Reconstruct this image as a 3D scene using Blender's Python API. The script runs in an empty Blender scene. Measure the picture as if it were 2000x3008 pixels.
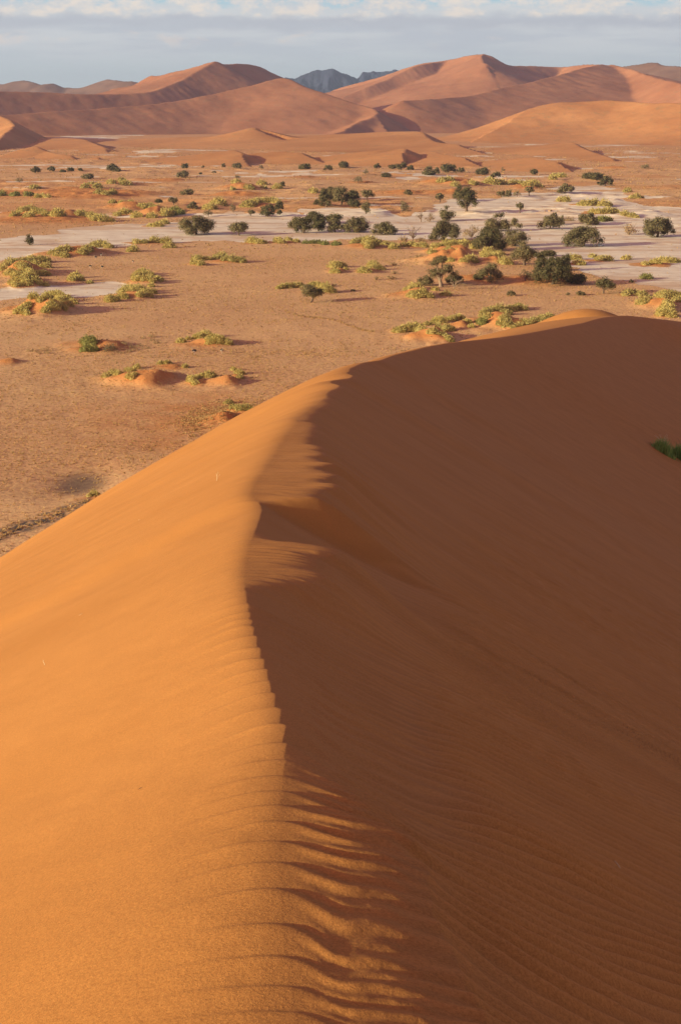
import bpy, math, random
import numpy as np
from mathutils import Vector

# ------------------------------------------------------------------ scene / camera
S = bpy.context.scene
COL = S.collection
F, CX, CY = 4442.0, 1000.0, 1504.0            # lens in photo pixels (2000 x 3008)
PITCH = math.radians(14.9)
cp, sp = math.cos(PITCH), math.sin(PITCH)
HAZE = True
H = 80.0                                      # eye height above the plain
SUN_EL = math.radians(13)
SUN_TRAVEL = np.array([0.90, 0.436])          # horizontal direction the light travels in

def ray(px, py):
    u = (np.asarray(px, float) - CX) / F
    v = (CY - np.asarray(py, float)) / F
    return u, cp + v * sp, -sp + v * cp

def at(px, py, Y):
    a, b, c = ray(px, py)
    k = np.asarray(Y, float) / b
    return a * k, np.asarray(Y, float) + 0 * k, c * k

def at_z(px, py, z=-H):
    a, b, c = ray(px, py)
    k = z / c
    return a * k, b * k

cam = bpy.data.cameras.new('camera')
cam.sensor_fit = 'VERTICAL'; cam.sensor_height = 23.7; cam.sensor_width = 23.7 * 2000 / 3008
cam.lens = 23.7 * F / 3008
cam.clip_start = 0.05; cam.clip_end = 90000
camo = bpy.data.objects.new('camera', cam); COL.objects.link(camo)
camo.location = (0, 0, 0); camo.rotation_euler = (math.pi / 2 - PITCH, 0, 0)
S.camera = camo

# ------------------------------------------------------------------ numpy helpers
def _hash(ix, iy, seed):
    h = (ix.astype(np.int64) * 374761393 + iy.astype(np.int64) * 668265263 + seed * 974711) & 0xFFFFFFFF
    h = ((h ^ (h >> 13)) * 1274126177) & 0xFFFFFFFF
    h = h ^ (h >> 16)
    return (h & 0xFFFF) / 65535.0

def vn(x, y, seed=0):
    x, y = np.broadcast_arrays(np.asarray(x, float), np.asarray(y, float))
    ix, iy = np.floor(x), np.floor(y)
    fx, fy = x - ix, y - iy
    fx = fx * fx * fx * (fx * (fx * 6 - 15) + 10); fy = fy * fy * fy * (fy * (fy * 6 - 15) + 10)
    ix = ix.astype(np.int64); iy = iy.astype(np.int64)
    a = _hash(ix, iy, seed); b = _hash(ix + 1, iy, seed)
    c = _hash(ix, iy + 1, seed); d = _hash(ix + 1, iy + 1, seed)
    return (a + (b - a) * fx) * (1 - fy) + (c + (d - c) * fx) * fy - 0.5

def fbm(x, y, seed=0, n=4):
    r = 0; am = 1.0
    for k in range(n):
        r = r + am * vn(x * 2 ** k + 17.3 * k, y * 2 ** k - 9.1 * k, seed + k); am *= 0.5
    return r

def sstep(a, b, x):
    t = np.clip((x - a) / (b - a), 0, 1)
    return t * t * (3 - 2 * t)

def pchip(xs, ys, x):
    xs = np.asarray(xs, float); ys = np.asarray(ys, float)
    h = np.diff(xs); dl = np.diff(ys) / h
    m = np.zeros_like(ys); m[0] = dl[0]; m[-1] = dl[-1]
    for i in range(1, len(xs) - 1):
        m[i] = 0 if dl[i - 1] * dl[i] <= 0 else (h[i - 1] + h[i]) * 3 / ((2 * h[i] + h[i - 1]) / dl[i - 1] + (h[i] + 2 * h[i - 1]) / dl[i])
    x = np.clip(x, xs[0], xs[-1])
    i = np.clip(np.searchsorted(xs, x) - 1, 0, len(xs) - 2)
    t = (x - xs[i]) / h[i]
    return ((2 * t**3 - 3 * t**2 + 1) * ys[i] + (t**3 - 2 * t**2 + t) * h[i] * m[i]
            + (-2 * t**3 + 3 * t**2) * ys[i + 1] + (t**3 - t**2) * h[i] * m[i + 1])

def mesh_from(name, verts, faces, smooth=False):
    """verts (n,3); faces (m,k) all of one size"""
    me = bpy.data.meshes.new(name)
    verts = np.asarray(verts, np.float32); faces = np.asarray(faces, np.int32)
    m, k = faces.shape
    me.vertices.add(len(verts)); me.vertices.foreach_set('co', verts.ravel())
    me.loops.add(m * k); me.loops.foreach_set('vertex_index', faces.ravel())
    me.polygons.add(m)
    me.polygons.foreach_set('loop_start', np.arange(0, m * k, k, dtype=np.int32))
    me.polygons.foreach_set('loop_total', np.full(m, k, np.int32))
    if smooth: me.polygons.foreach_set('use_smooth', np.ones(m, bool))
    me.update(calc_edges=True)
    return me

def grid_mesh(name, X, Y, Z, keep=None):
    r, c = X.shape
    idx = np.arange(r * c).reshape(r, c)
    q = np.stack([idx[:-1, :-1], idx[:-1, 1:], idx[1:, 1:], idx[1:, :-1]], -1).reshape(-1, 4)
    V = np.stack([X, Y, Z], -1).reshape(-1, 3)
    if keep is not None:
        q = q[keep.ravel()[q].any(1)]
        used = np.unique(q); mp = np.full(r * c, -1); mp[used] = np.arange(len(used))
        me = mesh_from(name, V[used], mp[q], True)
        return me, used
    return mesh_from(name, V, q, True), None

def fattr(me, name, vals):
    a = me.attributes.new(name, 'FLOAT', 'POINT')
    a.data.foreach_set('value', np.asarray(vals, np.float32).ravel())

def link(name, me, mat, parent=None):
    o = bpy.data.objects.new(name, me); COL.objects.link(o)
    for m in (mat if isinstance(mat, (list, tuple)) else [mat]): me.materials.append(m)
    if parent: o.parent = parent
    return o

def tag(o, label, cat=None, group=None, kind=None):
    o['label'] = label
    if cat: o['category'] = cat
    if group: o['group'] = group
    if kind: o['kind'] = kind
    return o

def empty(name, loc, rz=0):
    o = bpy.data.objects.new(name, None); COL.objects.link(o)
    o.location = loc; o.rotation_euler = (0, 0, rz); o.empty_display_size = 0.5
    return o

# ------------------------------------------------------------------ materials
def new_mat(name, rough=0.9):
    m = bpy.data.materials.new(name); m.use_nodes = True
    nt = m.node_tree; b = nt.nodes['Principled BSDF']
    b.inputs['Roughness'].default_value = rough
    b.inputs['Specular IOR Level'].default_value = 0.12
    return m, nt, b

def N(nt, t, **kw):
    n = nt.nodes.new(t)
    for k, v in kw.items(): setattr(n, k, v)
    return n

def noise(nt, vec, scale, detail=4, rough=0.55, vscale=None):
    n = N(nt, 'ShaderNodeTexNoise'); n.inputs['Scale'].default_value = scale
    n.inputs['Detail'].default_value = detail; n.inputs['Roughness'].default_value = rough
    if vscale is not None:
        mp = N(nt, 'ShaderNodeMapping'); mp.inputs['Scale'].default_value = vscale
        nt.links.new(vec, mp.inputs['Vector']); vec = mp.outputs[0]
    nt.links.new(vec, n.inputs['Vector'])
    return n.outputs['Fac']

def ramp(nt, fac, stops):
    r = N(nt, 'ShaderNodeValToRGB'); e = r.color_ramp.elements
    while len(e) < len(stops): e.new(0.5)
    for el, (p, c) in zip(e, stops):
        el.position = p; el.color = (*c, 1) if len(c) == 3 else c
    nt.links.new(fac, r.inputs['Fac'])
    return r.outputs['Color']

def mix(nt, fac, a, b, mode='MIX'):
    n = N(nt, 'ShaderNodeMix', data_type='RGBA', blend_type=mode)
    for s, v in ((n.inputs['Factor'], fac), (n.inputs['A'], a), (n.inputs['B'], b)):
        if isinstance(v, (int, float)): s.default_value = v
        elif isinstance(v, tuple): s.default_value = (*v, 1)
        else: nt.links.new(v, s)
    return n.outputs['Result']

def math_(nt, op, a, b=None, c=None):
    n = N(nt, 'ShaderNodeMath', operation=op)
    for s, v in zip(n.inputs, (a, b, c)):
        if v is None: continue
        if isinstance(v, (int, float)): s.default_value = v
        else: nt.links.new(v, s)
    return n.outputs[0]

def mrange(nt, v, a, b, c=0.0, d=1.0):
    n = N(nt, 'ShaderNodeMapRange', interpolation_type='SMOOTHSTEP')
    nt.links.new(v, n.inputs[0])
    for i, x in enumerate((a, b, c, d)): n.inputs[i + 1].default_value = x
    return n.outputs[0]

def bump(nt, b, h, strength, dist, prev=None):
    n = N(nt, 'ShaderNodeBump'); n.inputs['Strength'].default_value = strength
    n.inputs['Distance'].default_value = dist
    nt.links.new(h, n.inputs['Height'])
    if prev is not None: nt.links.new(prev, n.inputs['Normal'])
    nt.links.new(n.outputs[0], b.inputs['Normal'])
    return n.outputs[0]

def attr(nt, name):
    n = N(nt, 'ShaderNodeAttribute'); n.attribute_name = name
    return n.outputs['Fac']

def objco(nt): return N(nt, 'ShaderNodeTexCoord').outputs['Object']

SAND = (0.57, 0.235, 0.072)

def sand_near():
    m, nt, b = new_mat('dune_sand', 0.85)
    co = objco(nt)
    cs, ct = attr(nt, 'along'), attr(nt, 'across')
    cv = N(nt, 'ShaderNodeCombineXYZ'); nt.links.new(cs, cv.inputs[0]); nt.links.new(ct, cv.inputs[1])
    streak = noise(nt, cv.outputs[0], 1.0, 5, 0.6, (0.9, 0.045, 1))
    streak2 = noise(nt, cv.outputs[0], 1.0, 4, 0.6, (0.16, 0.012, 1))
    big = noise(nt, co, 0.35, 4, 0.5)
    grain = noise(nt, co, 420, 2, 0.6)
    grain2 = noise(nt, co, 95, 3, 0.7)
    c = ramp(nt, big, [(0.3, (0.505, 0.216, 0.056)), (0.7, (0.555, 0.245, 0.068))])
    sm = attr(nt, 'slip')
    c2 = ramp(nt, streak, [(0.34, (0.43, 0.43, 0.45)), (0.5, (0.5, 0.5, 0.5)), (0.72, (0.55, 0.55, 0.54))])
    c = mix(nt, sm, c, mix(nt, 0.3, c, c2, 'OVERLAY'))
    c3 = ramp(nt, streak2, [(0.3, (0.45, 0.45, 0.46)), (0.7, (0.545, 0.54, 0.53))])
    c = mix(nt, math_(nt, 'MULTIPLY', sm, 0.3), c, c3, 'OVERLAY')
    # ripple shading painted in: paler tops, darker troughs, so the shaded face shows relief
    c = mix(nt, 1.0, c, ramp(nt, attr(nt, 'ripple_shade'), [(0.0, (0.455, 0.452, 0.45)), (0.5, (0.5, 0.5, 0.5)), (1.0, (0.545, 0.55, 0.555))]), 'OVERLAY')
    g = ramp(nt, grain2, [(0.3, (0.38, 0.37, 0.36)), (0.5, (0.5, 0.5, 0.5)), (0.72, (0.62, 0.63, 0.64))])
    c = mix(nt, 0.8, c, g, 'OVERLAY')
    g = ramp(nt, grain, [(0.3, (0.33, 0.32, 0.31)), (0.5, (0.5, 0.5, 0.5)), (0.7, (0.66, 0.67, 0.68))])
    c = mix(nt, 0.5, c, g, 'OVERLAY')
    nt.links.new(c, b.inputs['Base Color'])
    p = bump(nt, b, grain2, 0.5, 0.004)
    p = bump(nt, b, grain, 0.6, 0.0016, p)
    return m

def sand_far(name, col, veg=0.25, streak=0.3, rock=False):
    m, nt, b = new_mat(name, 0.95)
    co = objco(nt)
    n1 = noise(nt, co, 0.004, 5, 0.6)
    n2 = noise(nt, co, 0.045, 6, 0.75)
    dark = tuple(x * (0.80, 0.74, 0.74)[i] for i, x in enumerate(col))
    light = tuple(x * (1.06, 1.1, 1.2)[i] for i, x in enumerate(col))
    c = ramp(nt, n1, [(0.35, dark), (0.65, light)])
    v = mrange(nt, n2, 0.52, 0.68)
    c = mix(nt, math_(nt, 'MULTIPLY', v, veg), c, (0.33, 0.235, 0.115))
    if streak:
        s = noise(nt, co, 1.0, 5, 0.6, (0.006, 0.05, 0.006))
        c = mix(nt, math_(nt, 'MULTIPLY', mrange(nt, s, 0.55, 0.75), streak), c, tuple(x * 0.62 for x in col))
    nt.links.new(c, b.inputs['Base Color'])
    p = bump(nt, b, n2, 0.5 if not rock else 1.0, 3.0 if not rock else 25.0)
    return m

def ground_mat():
    m, nt, b = new_mat('desert_plain', 0.95)
    co = objco(nt)
    pan, red, dirt_and_shade = attr(nt, 'pan'), attr(nt, 'red'), attr(nt, 'dirt_and_shade')
    n0 = noise(nt, co, 0.012, 5, 0.6)
    n1 = noise(nt, co, 0.12, 6, 0.7)
    n2 = noise(nt, co, 0.9, 6, 0.75)
    n3 = noise(nt, co, 3.2, 3, 0.7)
    tan = ramp(nt, n0, [(0.3, (0.64, 0.335, 0.16)), (0.5, (0.72, 0.405, 0.20)), (0.7, (0.78, 0.47, 0.23))])
    tan = mix(nt, math_(nt, 'MULTIPLY', mrange(nt, n1, 0.42, 0.70), 0.6), tan, (0.72, 0.42, 0.18))
    tan = mix(nt, math_(nt, 'MULTIPLY', mrange(nt, n2, 0.50, 0.60), 0.8), tan, (0.82, 0.55, 0.25))
    tan = mix(nt, math_(nt, 'MULTIPLY', mrange(nt, n2, 0.48, 0.39), 0.5), tan, (0.30, 0.15, 0.085))
    rs = ramp(nt, n1, [(0.3, (0.54, 0.205, 0.065)), (0.7, (0.66, 0.30, 0.105))])
    rs = mix(nt, math_(nt, 'MULTIPLY', mrange(nt, n2, 0.56, 0.7), 0.5), rs, (0.68, 0.42, 0.16))
    c = mix(nt, red, tan, rs)
    pv = ramp(nt, n1, [(0.3, (0.80, 0.635, 0.46)), (0.6, (0.91, 0.79, 0.62))])
    pv = mix(nt, math_(nt, 'MULTIPLY', mrange(nt, n2, 0.50, 0.72), 0.35), pv, (0.62, 0.44, 0.29))
    ps = noise(nt, co, 1.0, 5, 0.62, (0.010, 0.034, 1))
    pv = mix(nt, math_(nt, 'MULTIPLY', mrange(nt, ps, 0.48, 0.60), 0.65), pv, (0.62, 0.38, 0.22))
    pv = mix(nt, math_(nt, 'MULTIPLY', mrange(nt, noise(nt, co, 1.0, 4, 0.6, (0.03, 0.15, 1)), 0.52, 0.64), 0.45), pv, (0.54, 0.37, 0.25))
    # fine ragged edge
    edge = math_(nt, 'ADD', pan, math_(nt, 'MULTIPLY', math_(nt, 'SUBTRACT', n1, 0.5), 0.8))
    c = mix(nt, mrange(nt, edge, 0.42, 0.58), c, pv)
    c = mix(nt, dirt_and_shade, c, (0.105, 0.085, 0.078))  # dark stones of the band, plus the painted shade of the pit
    nt.links.new(c, b.inputs['Base Color'])
    inv = math_(nt, 'SUBTRACT', 1.0, math_(nt, 'MULTIPLY', pan, 0.8))
    p = bump(nt, b, math_(nt, 'MULTIPLY', n2, inv), 0.65, 0.5)
    bump(nt, b, math_(nt, 'MULTIPLY', n3, inv), 0.5, 0.10, p)
    return m

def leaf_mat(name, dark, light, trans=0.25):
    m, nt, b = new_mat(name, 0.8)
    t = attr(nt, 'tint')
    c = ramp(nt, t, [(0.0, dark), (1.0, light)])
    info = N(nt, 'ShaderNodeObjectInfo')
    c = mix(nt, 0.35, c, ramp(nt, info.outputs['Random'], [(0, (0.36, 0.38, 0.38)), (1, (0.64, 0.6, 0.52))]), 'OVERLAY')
    nt.links.new(c, b.inputs['Base Color'])
    tr = N(nt, 'ShaderNodeBsdfTranslucent'); nt.links.new(c, tr.inputs['Color'])
    mx = N(nt, 'ShaderNodeMixShader'); mx.inputs[0].default_value = trans
    out = nt.nodes['Material Output']
    nt.links.new(b.outputs[0], mx.inputs[1]); nt.links.new(tr.outputs[0], mx.inputs[2])
    nt.links.new(mx.outputs[0], out.inputs['Surface'])
    return m

def plain_mat(name, col, rough=0.8, spec=0.2, metallic=0.0, var=0.15):
    m, nt, b = new_mat(name, rough)
    b.inputs['Specular IOR Level'].default_value = spec
    b.inputs['Metallic'].default_value = metallic
    n = noise(nt, objco(nt), 9.0, 4, 0.6)
    c = ramp(nt, n, [(0.3, tuple(x * (1 - var) for x in col)), (0.7, tuple(min(1, x * (1 + var)) for x in col))])
    nt.links.new(c, b.inputs['Base Color'])
    return m

M = {}
M['dune'] = sand_near()
M['ground'] = ground_mat()
M['leaf_dark'] = leaf_mat('thorn_leaves_dark', (0.088, 0.078, 0.036), (0.235, 0.19, 0.09))
M['leaf_olive'] = leaf_mat('thorn_leaves_olive', (0.125, 0.105, 0.052), (0.33, 0.26, 0.13))
M['leaf_grey'] = leaf_mat('thorn_leaves_grey', (0.17, 0.135, 0.075), (0.36, 0.285, 0.16))
M['leaf_dry'] = leaf_mat('thorn_leaves_dry', (0.32, 0.21, 0.105), (0.56, 0.40, 0.21))
M['cushion'] = leaf_mat('cushion_stems', (0.34, 0.28, 0.10), (0.73, 0.60, 0.225), 0.3)
M['cushion_green'] = leaf_mat('cushion_stems_green', (0.19, 0.195, 0.066), (0.46, 0.42, 0.14), 0.3)
M['reed'] = leaf_mat('grass_blades', (0.20, 0.34, 0.09), (0.45, 0.62, 0.18), 0.3)
M['bark'] = plain_mat('bark', (0.16, 0.105, 0.07))
M['bark_pale'] = plain_mat('pale_bark', (0.30, 0.205, 0.135))
M['tuft'] = leaf_mat('dry_grass', (0.36, 0.21, 0.09), (0.82, 0.58, 0.26), 0.35)
M['straw'] = plain_mat('straw', (0.75, 0.60, 0.36))

# ------------------------------------------------------------------ pixel tables (photo px) for the vegetated hummocks and bushes
ZO = {'3': (0, 430, 2.24), '4': (650, 430, 2.24), '5': (1300, 430, 2.24), '6': (0, 680, 2.24),
      '7': (650, 680, 2.24), '8': (1300, 680, 2.24), 'b': (0, 1050, 2.24), 'c': (600, 1000, 2.24)}
def zp(z, x, y):
    o = ZO[z]; return o[0] + x / o[2], o[1] + y / o[2]

# each: zoom, label, colour, mound height factor, blobs (x, y base, r)
BUSHES = [
 ('6', 'big yellow-green cushion bush sprawling at the left edge above the white strip', 'c', .9, [(40,240,30),(70,225,35),(100,215,30),(165,215,35),(210,205,35),(260,205,35),(300,205,28),(300,240,30),(230,225,25),(60,285,28),(15,255,20)]),
 ('6', 'green-topped cushion bush just in front of the sprawling one at the left edge', 'c', .9, [(110,300,30),(150,270,35),(190,265,35),(95,340,28),(110,360,25),(150,325,32),(180,345,25),(200,320,30),(230,345,22),(260,350,20),(300,360,20),(270,290,28),(310,290,22)]),
 ('6', 'long cushion bush along the near shore of the pan, right of the upright tree', 'c', .7, [(350,150,24),(400,140,30),(440,130,30),(380,160,22),(430,160,25),(540,145,28),(570,130,28),(620,105,28),(650,95,30),(690,105,28),(720,110,22)]),
 ('6', 'large cushion bush with a dark red hollow, below the left white strip', 'c', 1.0, [(330,430,34),(370,440,38),(410,445,32),(440,460,30),(280,470,28),(310,500,28),(270,500,24),(300,530,24),(350,530,30),(390,470,36),(420,510,22),(450,490,28),(480,475,25),(220,490,28),(180,510,28),(130,530,30),(160,540,24),(180,550,16)]),
 ('6', 'little cushion bush on a reddish base left of the dome-topped one', 'c', .6, [(495,305,28),(470,325,20),(530,320,22)]),
 ('6', 'tiny round tuft bush right beside the little reddish-based cushion bush', 'c', .2, [(590,342,17)]),
 ('6', 'dome-topped cushion bush below the ostriches with a long grey shadow', 'c', .8, [(940,290,38),(910,305,28),(970,300,30),(900,320,22),(940,320,25),(990,315,25),(1000,335,20),(1040,325,25)]),
 ('6', 'broad lumpy cushion bush casting a long thin shadow at the end of the pale strip', 'c', .8, [(840,400,38),(810,410,30),(800,430,25),(880,410,35),(880,385,25),(825,440,22),(920,400,35),(960,415,30),(990,410,28),(925,430,22),(975,430,22)]),
 ('6', 'single low dome cushion left of the broad lumpy bush', 'c', .2, [(725,462,34),(755,458,24)]),
 ('6', 'small cushion just above the broad lumpy bush', 'c', .2, [(990,365,17)]),
 ('6', 'row of four cushions on the edge of the pan, left of centre', 'c', .5, [(900,80,25),(950,78,18),(1020,72,28),(1095,78,28)]),
 ('6', 'single cushion with a short shadow below the right end of the four-cushion row', 'c', .2, [(1115,108,28)]),
 ('6', 'single cushion below the left end of the four-cushion row', 'c', .2, [(875,133,30)]),
 ('6', 'rounded two-lobed cushion bush on the bare tan plain, left of the flat row', 'c', .5, [(1300,190,30),(1320,220,24),(1280,215,20),(1360,190,20)]),
 ('6', 'flat row of cushions on the bare tan plain with a shadow pointing right', 'c', .5, [(1420,185,24),(1460,175,30),(1490,190,24),(1530,195,28),(1560,200,22),(1590,205,24)]),
 ('6', 'green ball cushion at the left end of a low red crusted mound', 'g', .6, [(585,745,45),(565,785,28),(600,788,32)]),
 ('6', 'grey twiggy bush in the middle of the low red crusted mound', 'd', .3, [(720,775,34),(705,790,24)]),
 ('6', 'scattered dry tufts on the right half of the low red crusted mound', 'y', .2, [(820,745,18),(870,768,20),(920,758,18),(960,772,20),(1000,695,20),(1000,722,18),(1035,738,20),(850,792,16),(780,803,18),(940,705,16),(900,780,16)]),
 ('6', 'dry tufts beside the eroded red lump at the left edge', 'y', .2, [(200,788,20),(240,793,18),(300,783,20),(315,803,16),(260,805,14)]),
 ('6', 'pale green cushion bush above the two standing ostriches', 'c', .8, [(1310,705,30),(1350,700,36),(1400,715,32),(1440,735,36),(1490,742,28),(1515,745,18),(1380,740,20)]),
 ('6', 'small yellowish bush left of the pale green bush above the ostriches', 'c', .2, [(1190,732,22),(1240,712,16)]),
 ('b', 'tufted cushions on the left horn of the long red mound', 'c', .6, [(745,115,28),(700,132,22),(780,130,20)]),
 ('b', 'bright green clump in the notch of the long red mound', 'c', .6, [(855,105,32),(870,135,28),(900,75,22)]),
 ('b', 'thin green tufts along the top of the long red mound', 'c', .4, [(1060,45,18),(1100,42,20),(1215,68,18)]),
 ('b', 'green cushions at the foot of the second red mound near the dune', 'c', .6, [(1265,158,28),(1300,150,25),(1330,132,22),(1375,132,32),(1290,178,18)]),
 ('c', 'green cushion on the right shoulder of the second red mound', 'c', .6, [(190,198,16),(230,222,24),(235,250,20)]),
 ('c', 'yellow-green crusty bush on the sand hump against the crest of the big dune', 'c', .7, [(160,418,22),(190,450,20),(240,452,24),(280,452,24),(310,472,22),(335,490,15)]),
 ('b', 'low yellow tuft above the dark stony band at lower left', 'c', .3, [(590,915,18),(620,910,24)]),
 ('7', 'tall two-lobed cushion bush standing alone in the middle of the tan plain', 'c', .6, [(745,240,36),(750,272,26),(790,235,26),(815,252,13)]),
 ('7', 'twin-mounded cushion bush right of the tall two-lobed one', 'c', .5, [(930,268,28),(960,272,25),(1000,235,32),(1010,252,28),(1050,254,22)]),
 ('7', 'long low cushion bush left of the umbrella tree', 'c', .2, [(375,378,16),(400,376,22),(435,373,26),(480,370,26),(520,370,22)]),
 ('7', 'rounded cushion bush just behind the umbrella tree', 'c', .4, [(610,365,28),(645,368,26),(690,395,38),(720,400,28),(740,404,16)]),
 ('7', 'line of cushions at the left foot of the sand spur beside the dune crest', 'c', .7, [(1170,664,30),(1230,655,35),(1280,648,40),(1310,665,30)]),
 ('7', 'yellow-green bush cascading down a red notch beside the dune crest', 'c', .9, [(1440,605,38),(1430,640,24),(1480,655,35),(1390,670,26),(1360,618,22),(1460,692,22),(1500,722,26)]),
 ('7', 'dry yellow bush on red sand at the foot of the pale-trunked tree', 'c', .7, [(1280,378,34),(1240,392,28),(1300,405,24),(1260,433,28),(1320,424,28),(1360,434,25),(1405,390,18)]),
 ('7', 'small round bush on the red sand right of the dry yellow bush', 'c', .2, [(1480,424,25)]),
 ('7', 'low green strip of cushions on the pan edge in the centre', 'c', .3, [(200,74,30),(240,79,22),(275,80,18)]),
 ('7', 'second low strip of cushions on the pan edge, right of the first', 'c', .3, [(370,70,25),(400,78,20),(440,60,18),(490,72,18)]),
 ('7', 'scattered dull cushions along the pan edge in front of the big grove', 'g', .2, [(555,80,16),(600,80,18),(640,80,20),(680,88,18),(757,92,22)]),
 ('7', 'bushy green hummock on the pan edge right of centre', 'c', .6, [(900,80,30),(940,70,30),(980,88,40),(1020,80,25),(970,108,25),(870,84,20),(1080,90,20)]),
 ('7', 'low bush between the green hummock and the dead tree', 'c', .3, [(1120,104,25),(1140,114,25),(1190,100,20)]),
 ('7', 'flat yellow bushes in front of the bare dead tree', 'c', .3, [(1250,98,26),(1330,104,24),(1285,100,18)]),
 ('7', 'yellow cushions crowning the left end of the red hummock by the dark trees', 'c', .8, [(1410,125,28),(1380,134,22),(1440,104,22),(1500,104,30),(1530,98,30),(1490,146,28),(1555,120,20)]),
 ('8', 'yellow cushions on top of the red hummock under the dark trees', 'c', .9, [(30,92,28),(70,97,30),(35,145,28),(110,102,28),(150,88,28),(205,114,25),(100,144,22)]),
 ('8', 'round cushions low on the slope of the red hummock', 'c', .4, [(190,195,32),(140,198,20),(50,182,20)]),
 ('8', 'yellow cushions draped over the right shoulder of the red hummock', 'c', .8, [(300,155,35),(350,185,35),(320,168,25),(370,158,25),(405,216,35),(280,168,20)]),
 ('8', 'large arc of green cushions around a red sand slope behind the dune tip', 'c', .9, [(290,545,30),(340,533,35),(380,530,35),(300,574,25),(270,564,22),(420,550,30),(410,585,28),(450,525,28),(480,518,28),(500,508,28),(530,518,25),(425,620,30),(385,590,24)]),
 ('8', 'diagonal strip of pale cushions in front of the green arc, near the dune tip', 'c', .5, [(475,640,22),(510,632,28),(560,618,32),(610,603,30),(660,588,30),(700,573,28),(660,613,20)]),
 ('8', 'green cushions on the sand spur left of the large arc', 'c', .7, [(90,585,28),(60,590,25),(110,580,25),(160,605,22),(190,632,18)]),
 ('8', 'dark flat cushion between the sand spur and the diagonal strip', 'g', .2, [(260,606,28),(240,600,20)]),
 ('8', 'tall yellow cushion bush on the red mound at the right edge', 'c', .9, [(1440,432,32),(1480,435,35),(1510,424,30),(1545,434,30),(1480,484,30),(1450,455,25),(1550,464,30)]),
 ('8', 'tall cushion below the right-edge mound, closest to the dune tip', 'c', .6, [(1440,550,32),(1475,532,40),(1500,560,35)]),
 ('8', 'spreading bush left of the right-edge red mound', 'c', .6, [(1310,424,28),(1320,475,35),(1345,458,25),(1300,478,20)]),
 ('8', 'pale crusty bush on the near bank of the right-hand pan', 'c', .3, [(1220,412,24),(1200,425,22),(1250,405,20)]),
 ('8', 'low yellow bushes on the pan left of the parked car', 'c', .3, [(870,184,28),(850,188,20),(900,220,28)]),
 ('8', 'row of yellow bushes on the pan below the parked car', 'c', .3, [(985,172,20),(1040,192,25),(1085,194,28)]),
 ('8', 'single yellow bush on the pan right of the row below the car', 'c', .2, [(1212,185,24)]),
 ('8', 'dark green ground bush on the blue-shaded pan at right', 'g', .1, [(1330,312,24),(1358,314,20)]),
 ('8', 'long yellow-green scrub bank on the pan at the right edge', 'c', .3, [(1330,222,20),(1400,212,26),(1440,200,26),(1490,205,28),(1530,205,22)]),
 ('3', 'big cushion hummock on red sand at the far left above the pan', 'c', .7, [(100,460,25),(150,440,30),(200,425,30),(190,465,25),(230,445,30),(280,445,25),(310,455,22)]),
 ('3', 'single bright cushion right of the big far-left hummock', 'c', .3, [(380,458,34),(400,458,20)]),
 ('3', 'flat green cushion on the red sand between the far-left hummock and the pan', 'c', .2, [(540,458,30)]),
 ('3', 'sloping yellow-green cushion bush on the far bank of the pan', 'c', .5, [(600,470,25),(640,485,30),(680,493,30),(720,495,22)]),
 ('3', 'thin yellow cushions on the red bank left of the steep hummock', 'c', .4, [(770,458,20),(820,448,25),(850,446,16)]),
 ('3', 'steep cushion hummock with three ribs near the round umbrella tree', 'c', 1.0, [(945,405,25),(985,415,25),(1020,430,35),(1000,440,25),(1090,440,36),(1105,462,22)]),
 ('3', 'dark green cushions on the right slope of the three-ribbed hummock', 'g', .8, [(1150,432,30),(1180,446,25),(1140,452,20)]),
 ('3', 'small round cushion left of the three-ribbed hummock', 'c', .2, [(900,453,28)]),
 ('3', 'long thin cushion bush on the pan left of the big spreading tree', 'c', .3, [(1080,512,25),(1040,528,25),(990,528,15)]),
 ('3', 'yellow cushion on red sand below the grey bush, left of centre', 'c', .3, [(1380,415,34),(1400,412,20)]),
 ('3', 'bright cushion above the pan, left of the grey-green trees', 'c', .3, [(1440,384,34),(1460,384,20)]),
 ('3', 'three small cushions on a red hummock in the left distance', 'c', .6, [(560,278,22),(600,258,18),(642,272,26)]),
 ('3', 'yellow cushions on a distant hummock with dark backs, left of centre', 'c', .6, [(735,242,22),(800,245,20),(830,258,28)]),
 ('3', 'line of far yellow cushions on the red ridge at left', 'c', .4, [(650,314,22),(700,322,20),(740,314,20)]),
 ('3', 'far dark-backed cushions at the left edge of the plain', 'g', .4, [(10,325,25),(95,328,22),(180,330,24)]),
 ('3', 'pale far cushions right of the dark-backed ones', 'c', .3, [(245,338,18),(280,336,16),(310,338,18)]),
 ('3', 'far yellow bush below the distant grey bush at left', 'c', .3, [(220,282,22),(245,284,18)]),
 ('3', 'thin yellow crest of cushions right of the far ridge line', 'c', .4, [(740,374,18),(800,378,18),(860,374,16)]),
 ('4', 'yellow cushions around a red notch left of the tall grove', 'c', .7, [(100,244,22),(180,274,25),(75,288,15),(265,254,22),(280,278,15)]),
 ('4', 'single cushion right of the red notch', 'c', .3, [(365,280,24)]),
 ('4', 'cushions crowding around the dark tree left of the double grove', 'c', .6, [(170,400,30),(210,394,28),(240,384,28),(290,370,25),(340,370,28),(370,378,22)]),
 ('4', 'yellow tuft bush at the left foot of the tall grove', 'c', .3, [(605,310,22)]),
 ('4', 'yellow cushions beside the far red dune, right of centre', 'c', .5, [(1455,240,24),(1500,240,20),(1540,244,22)]),
 ('5', 'bright cushions on the red dune behind the two-storey tree', 'c', .6, [(310,245,30),(340,250,30),(390,250,25)]),
 ('5', 'yellow cushions right of the far red dune', 'c', .6, [(460,250,25),(510,252,22),(570,265,30),(600,260,30),(640,272,18)]),
 ('5', 'small yellow cushion on the far red dune', 'c', .3, [(190,250,22),(215,252,16)]),
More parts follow.
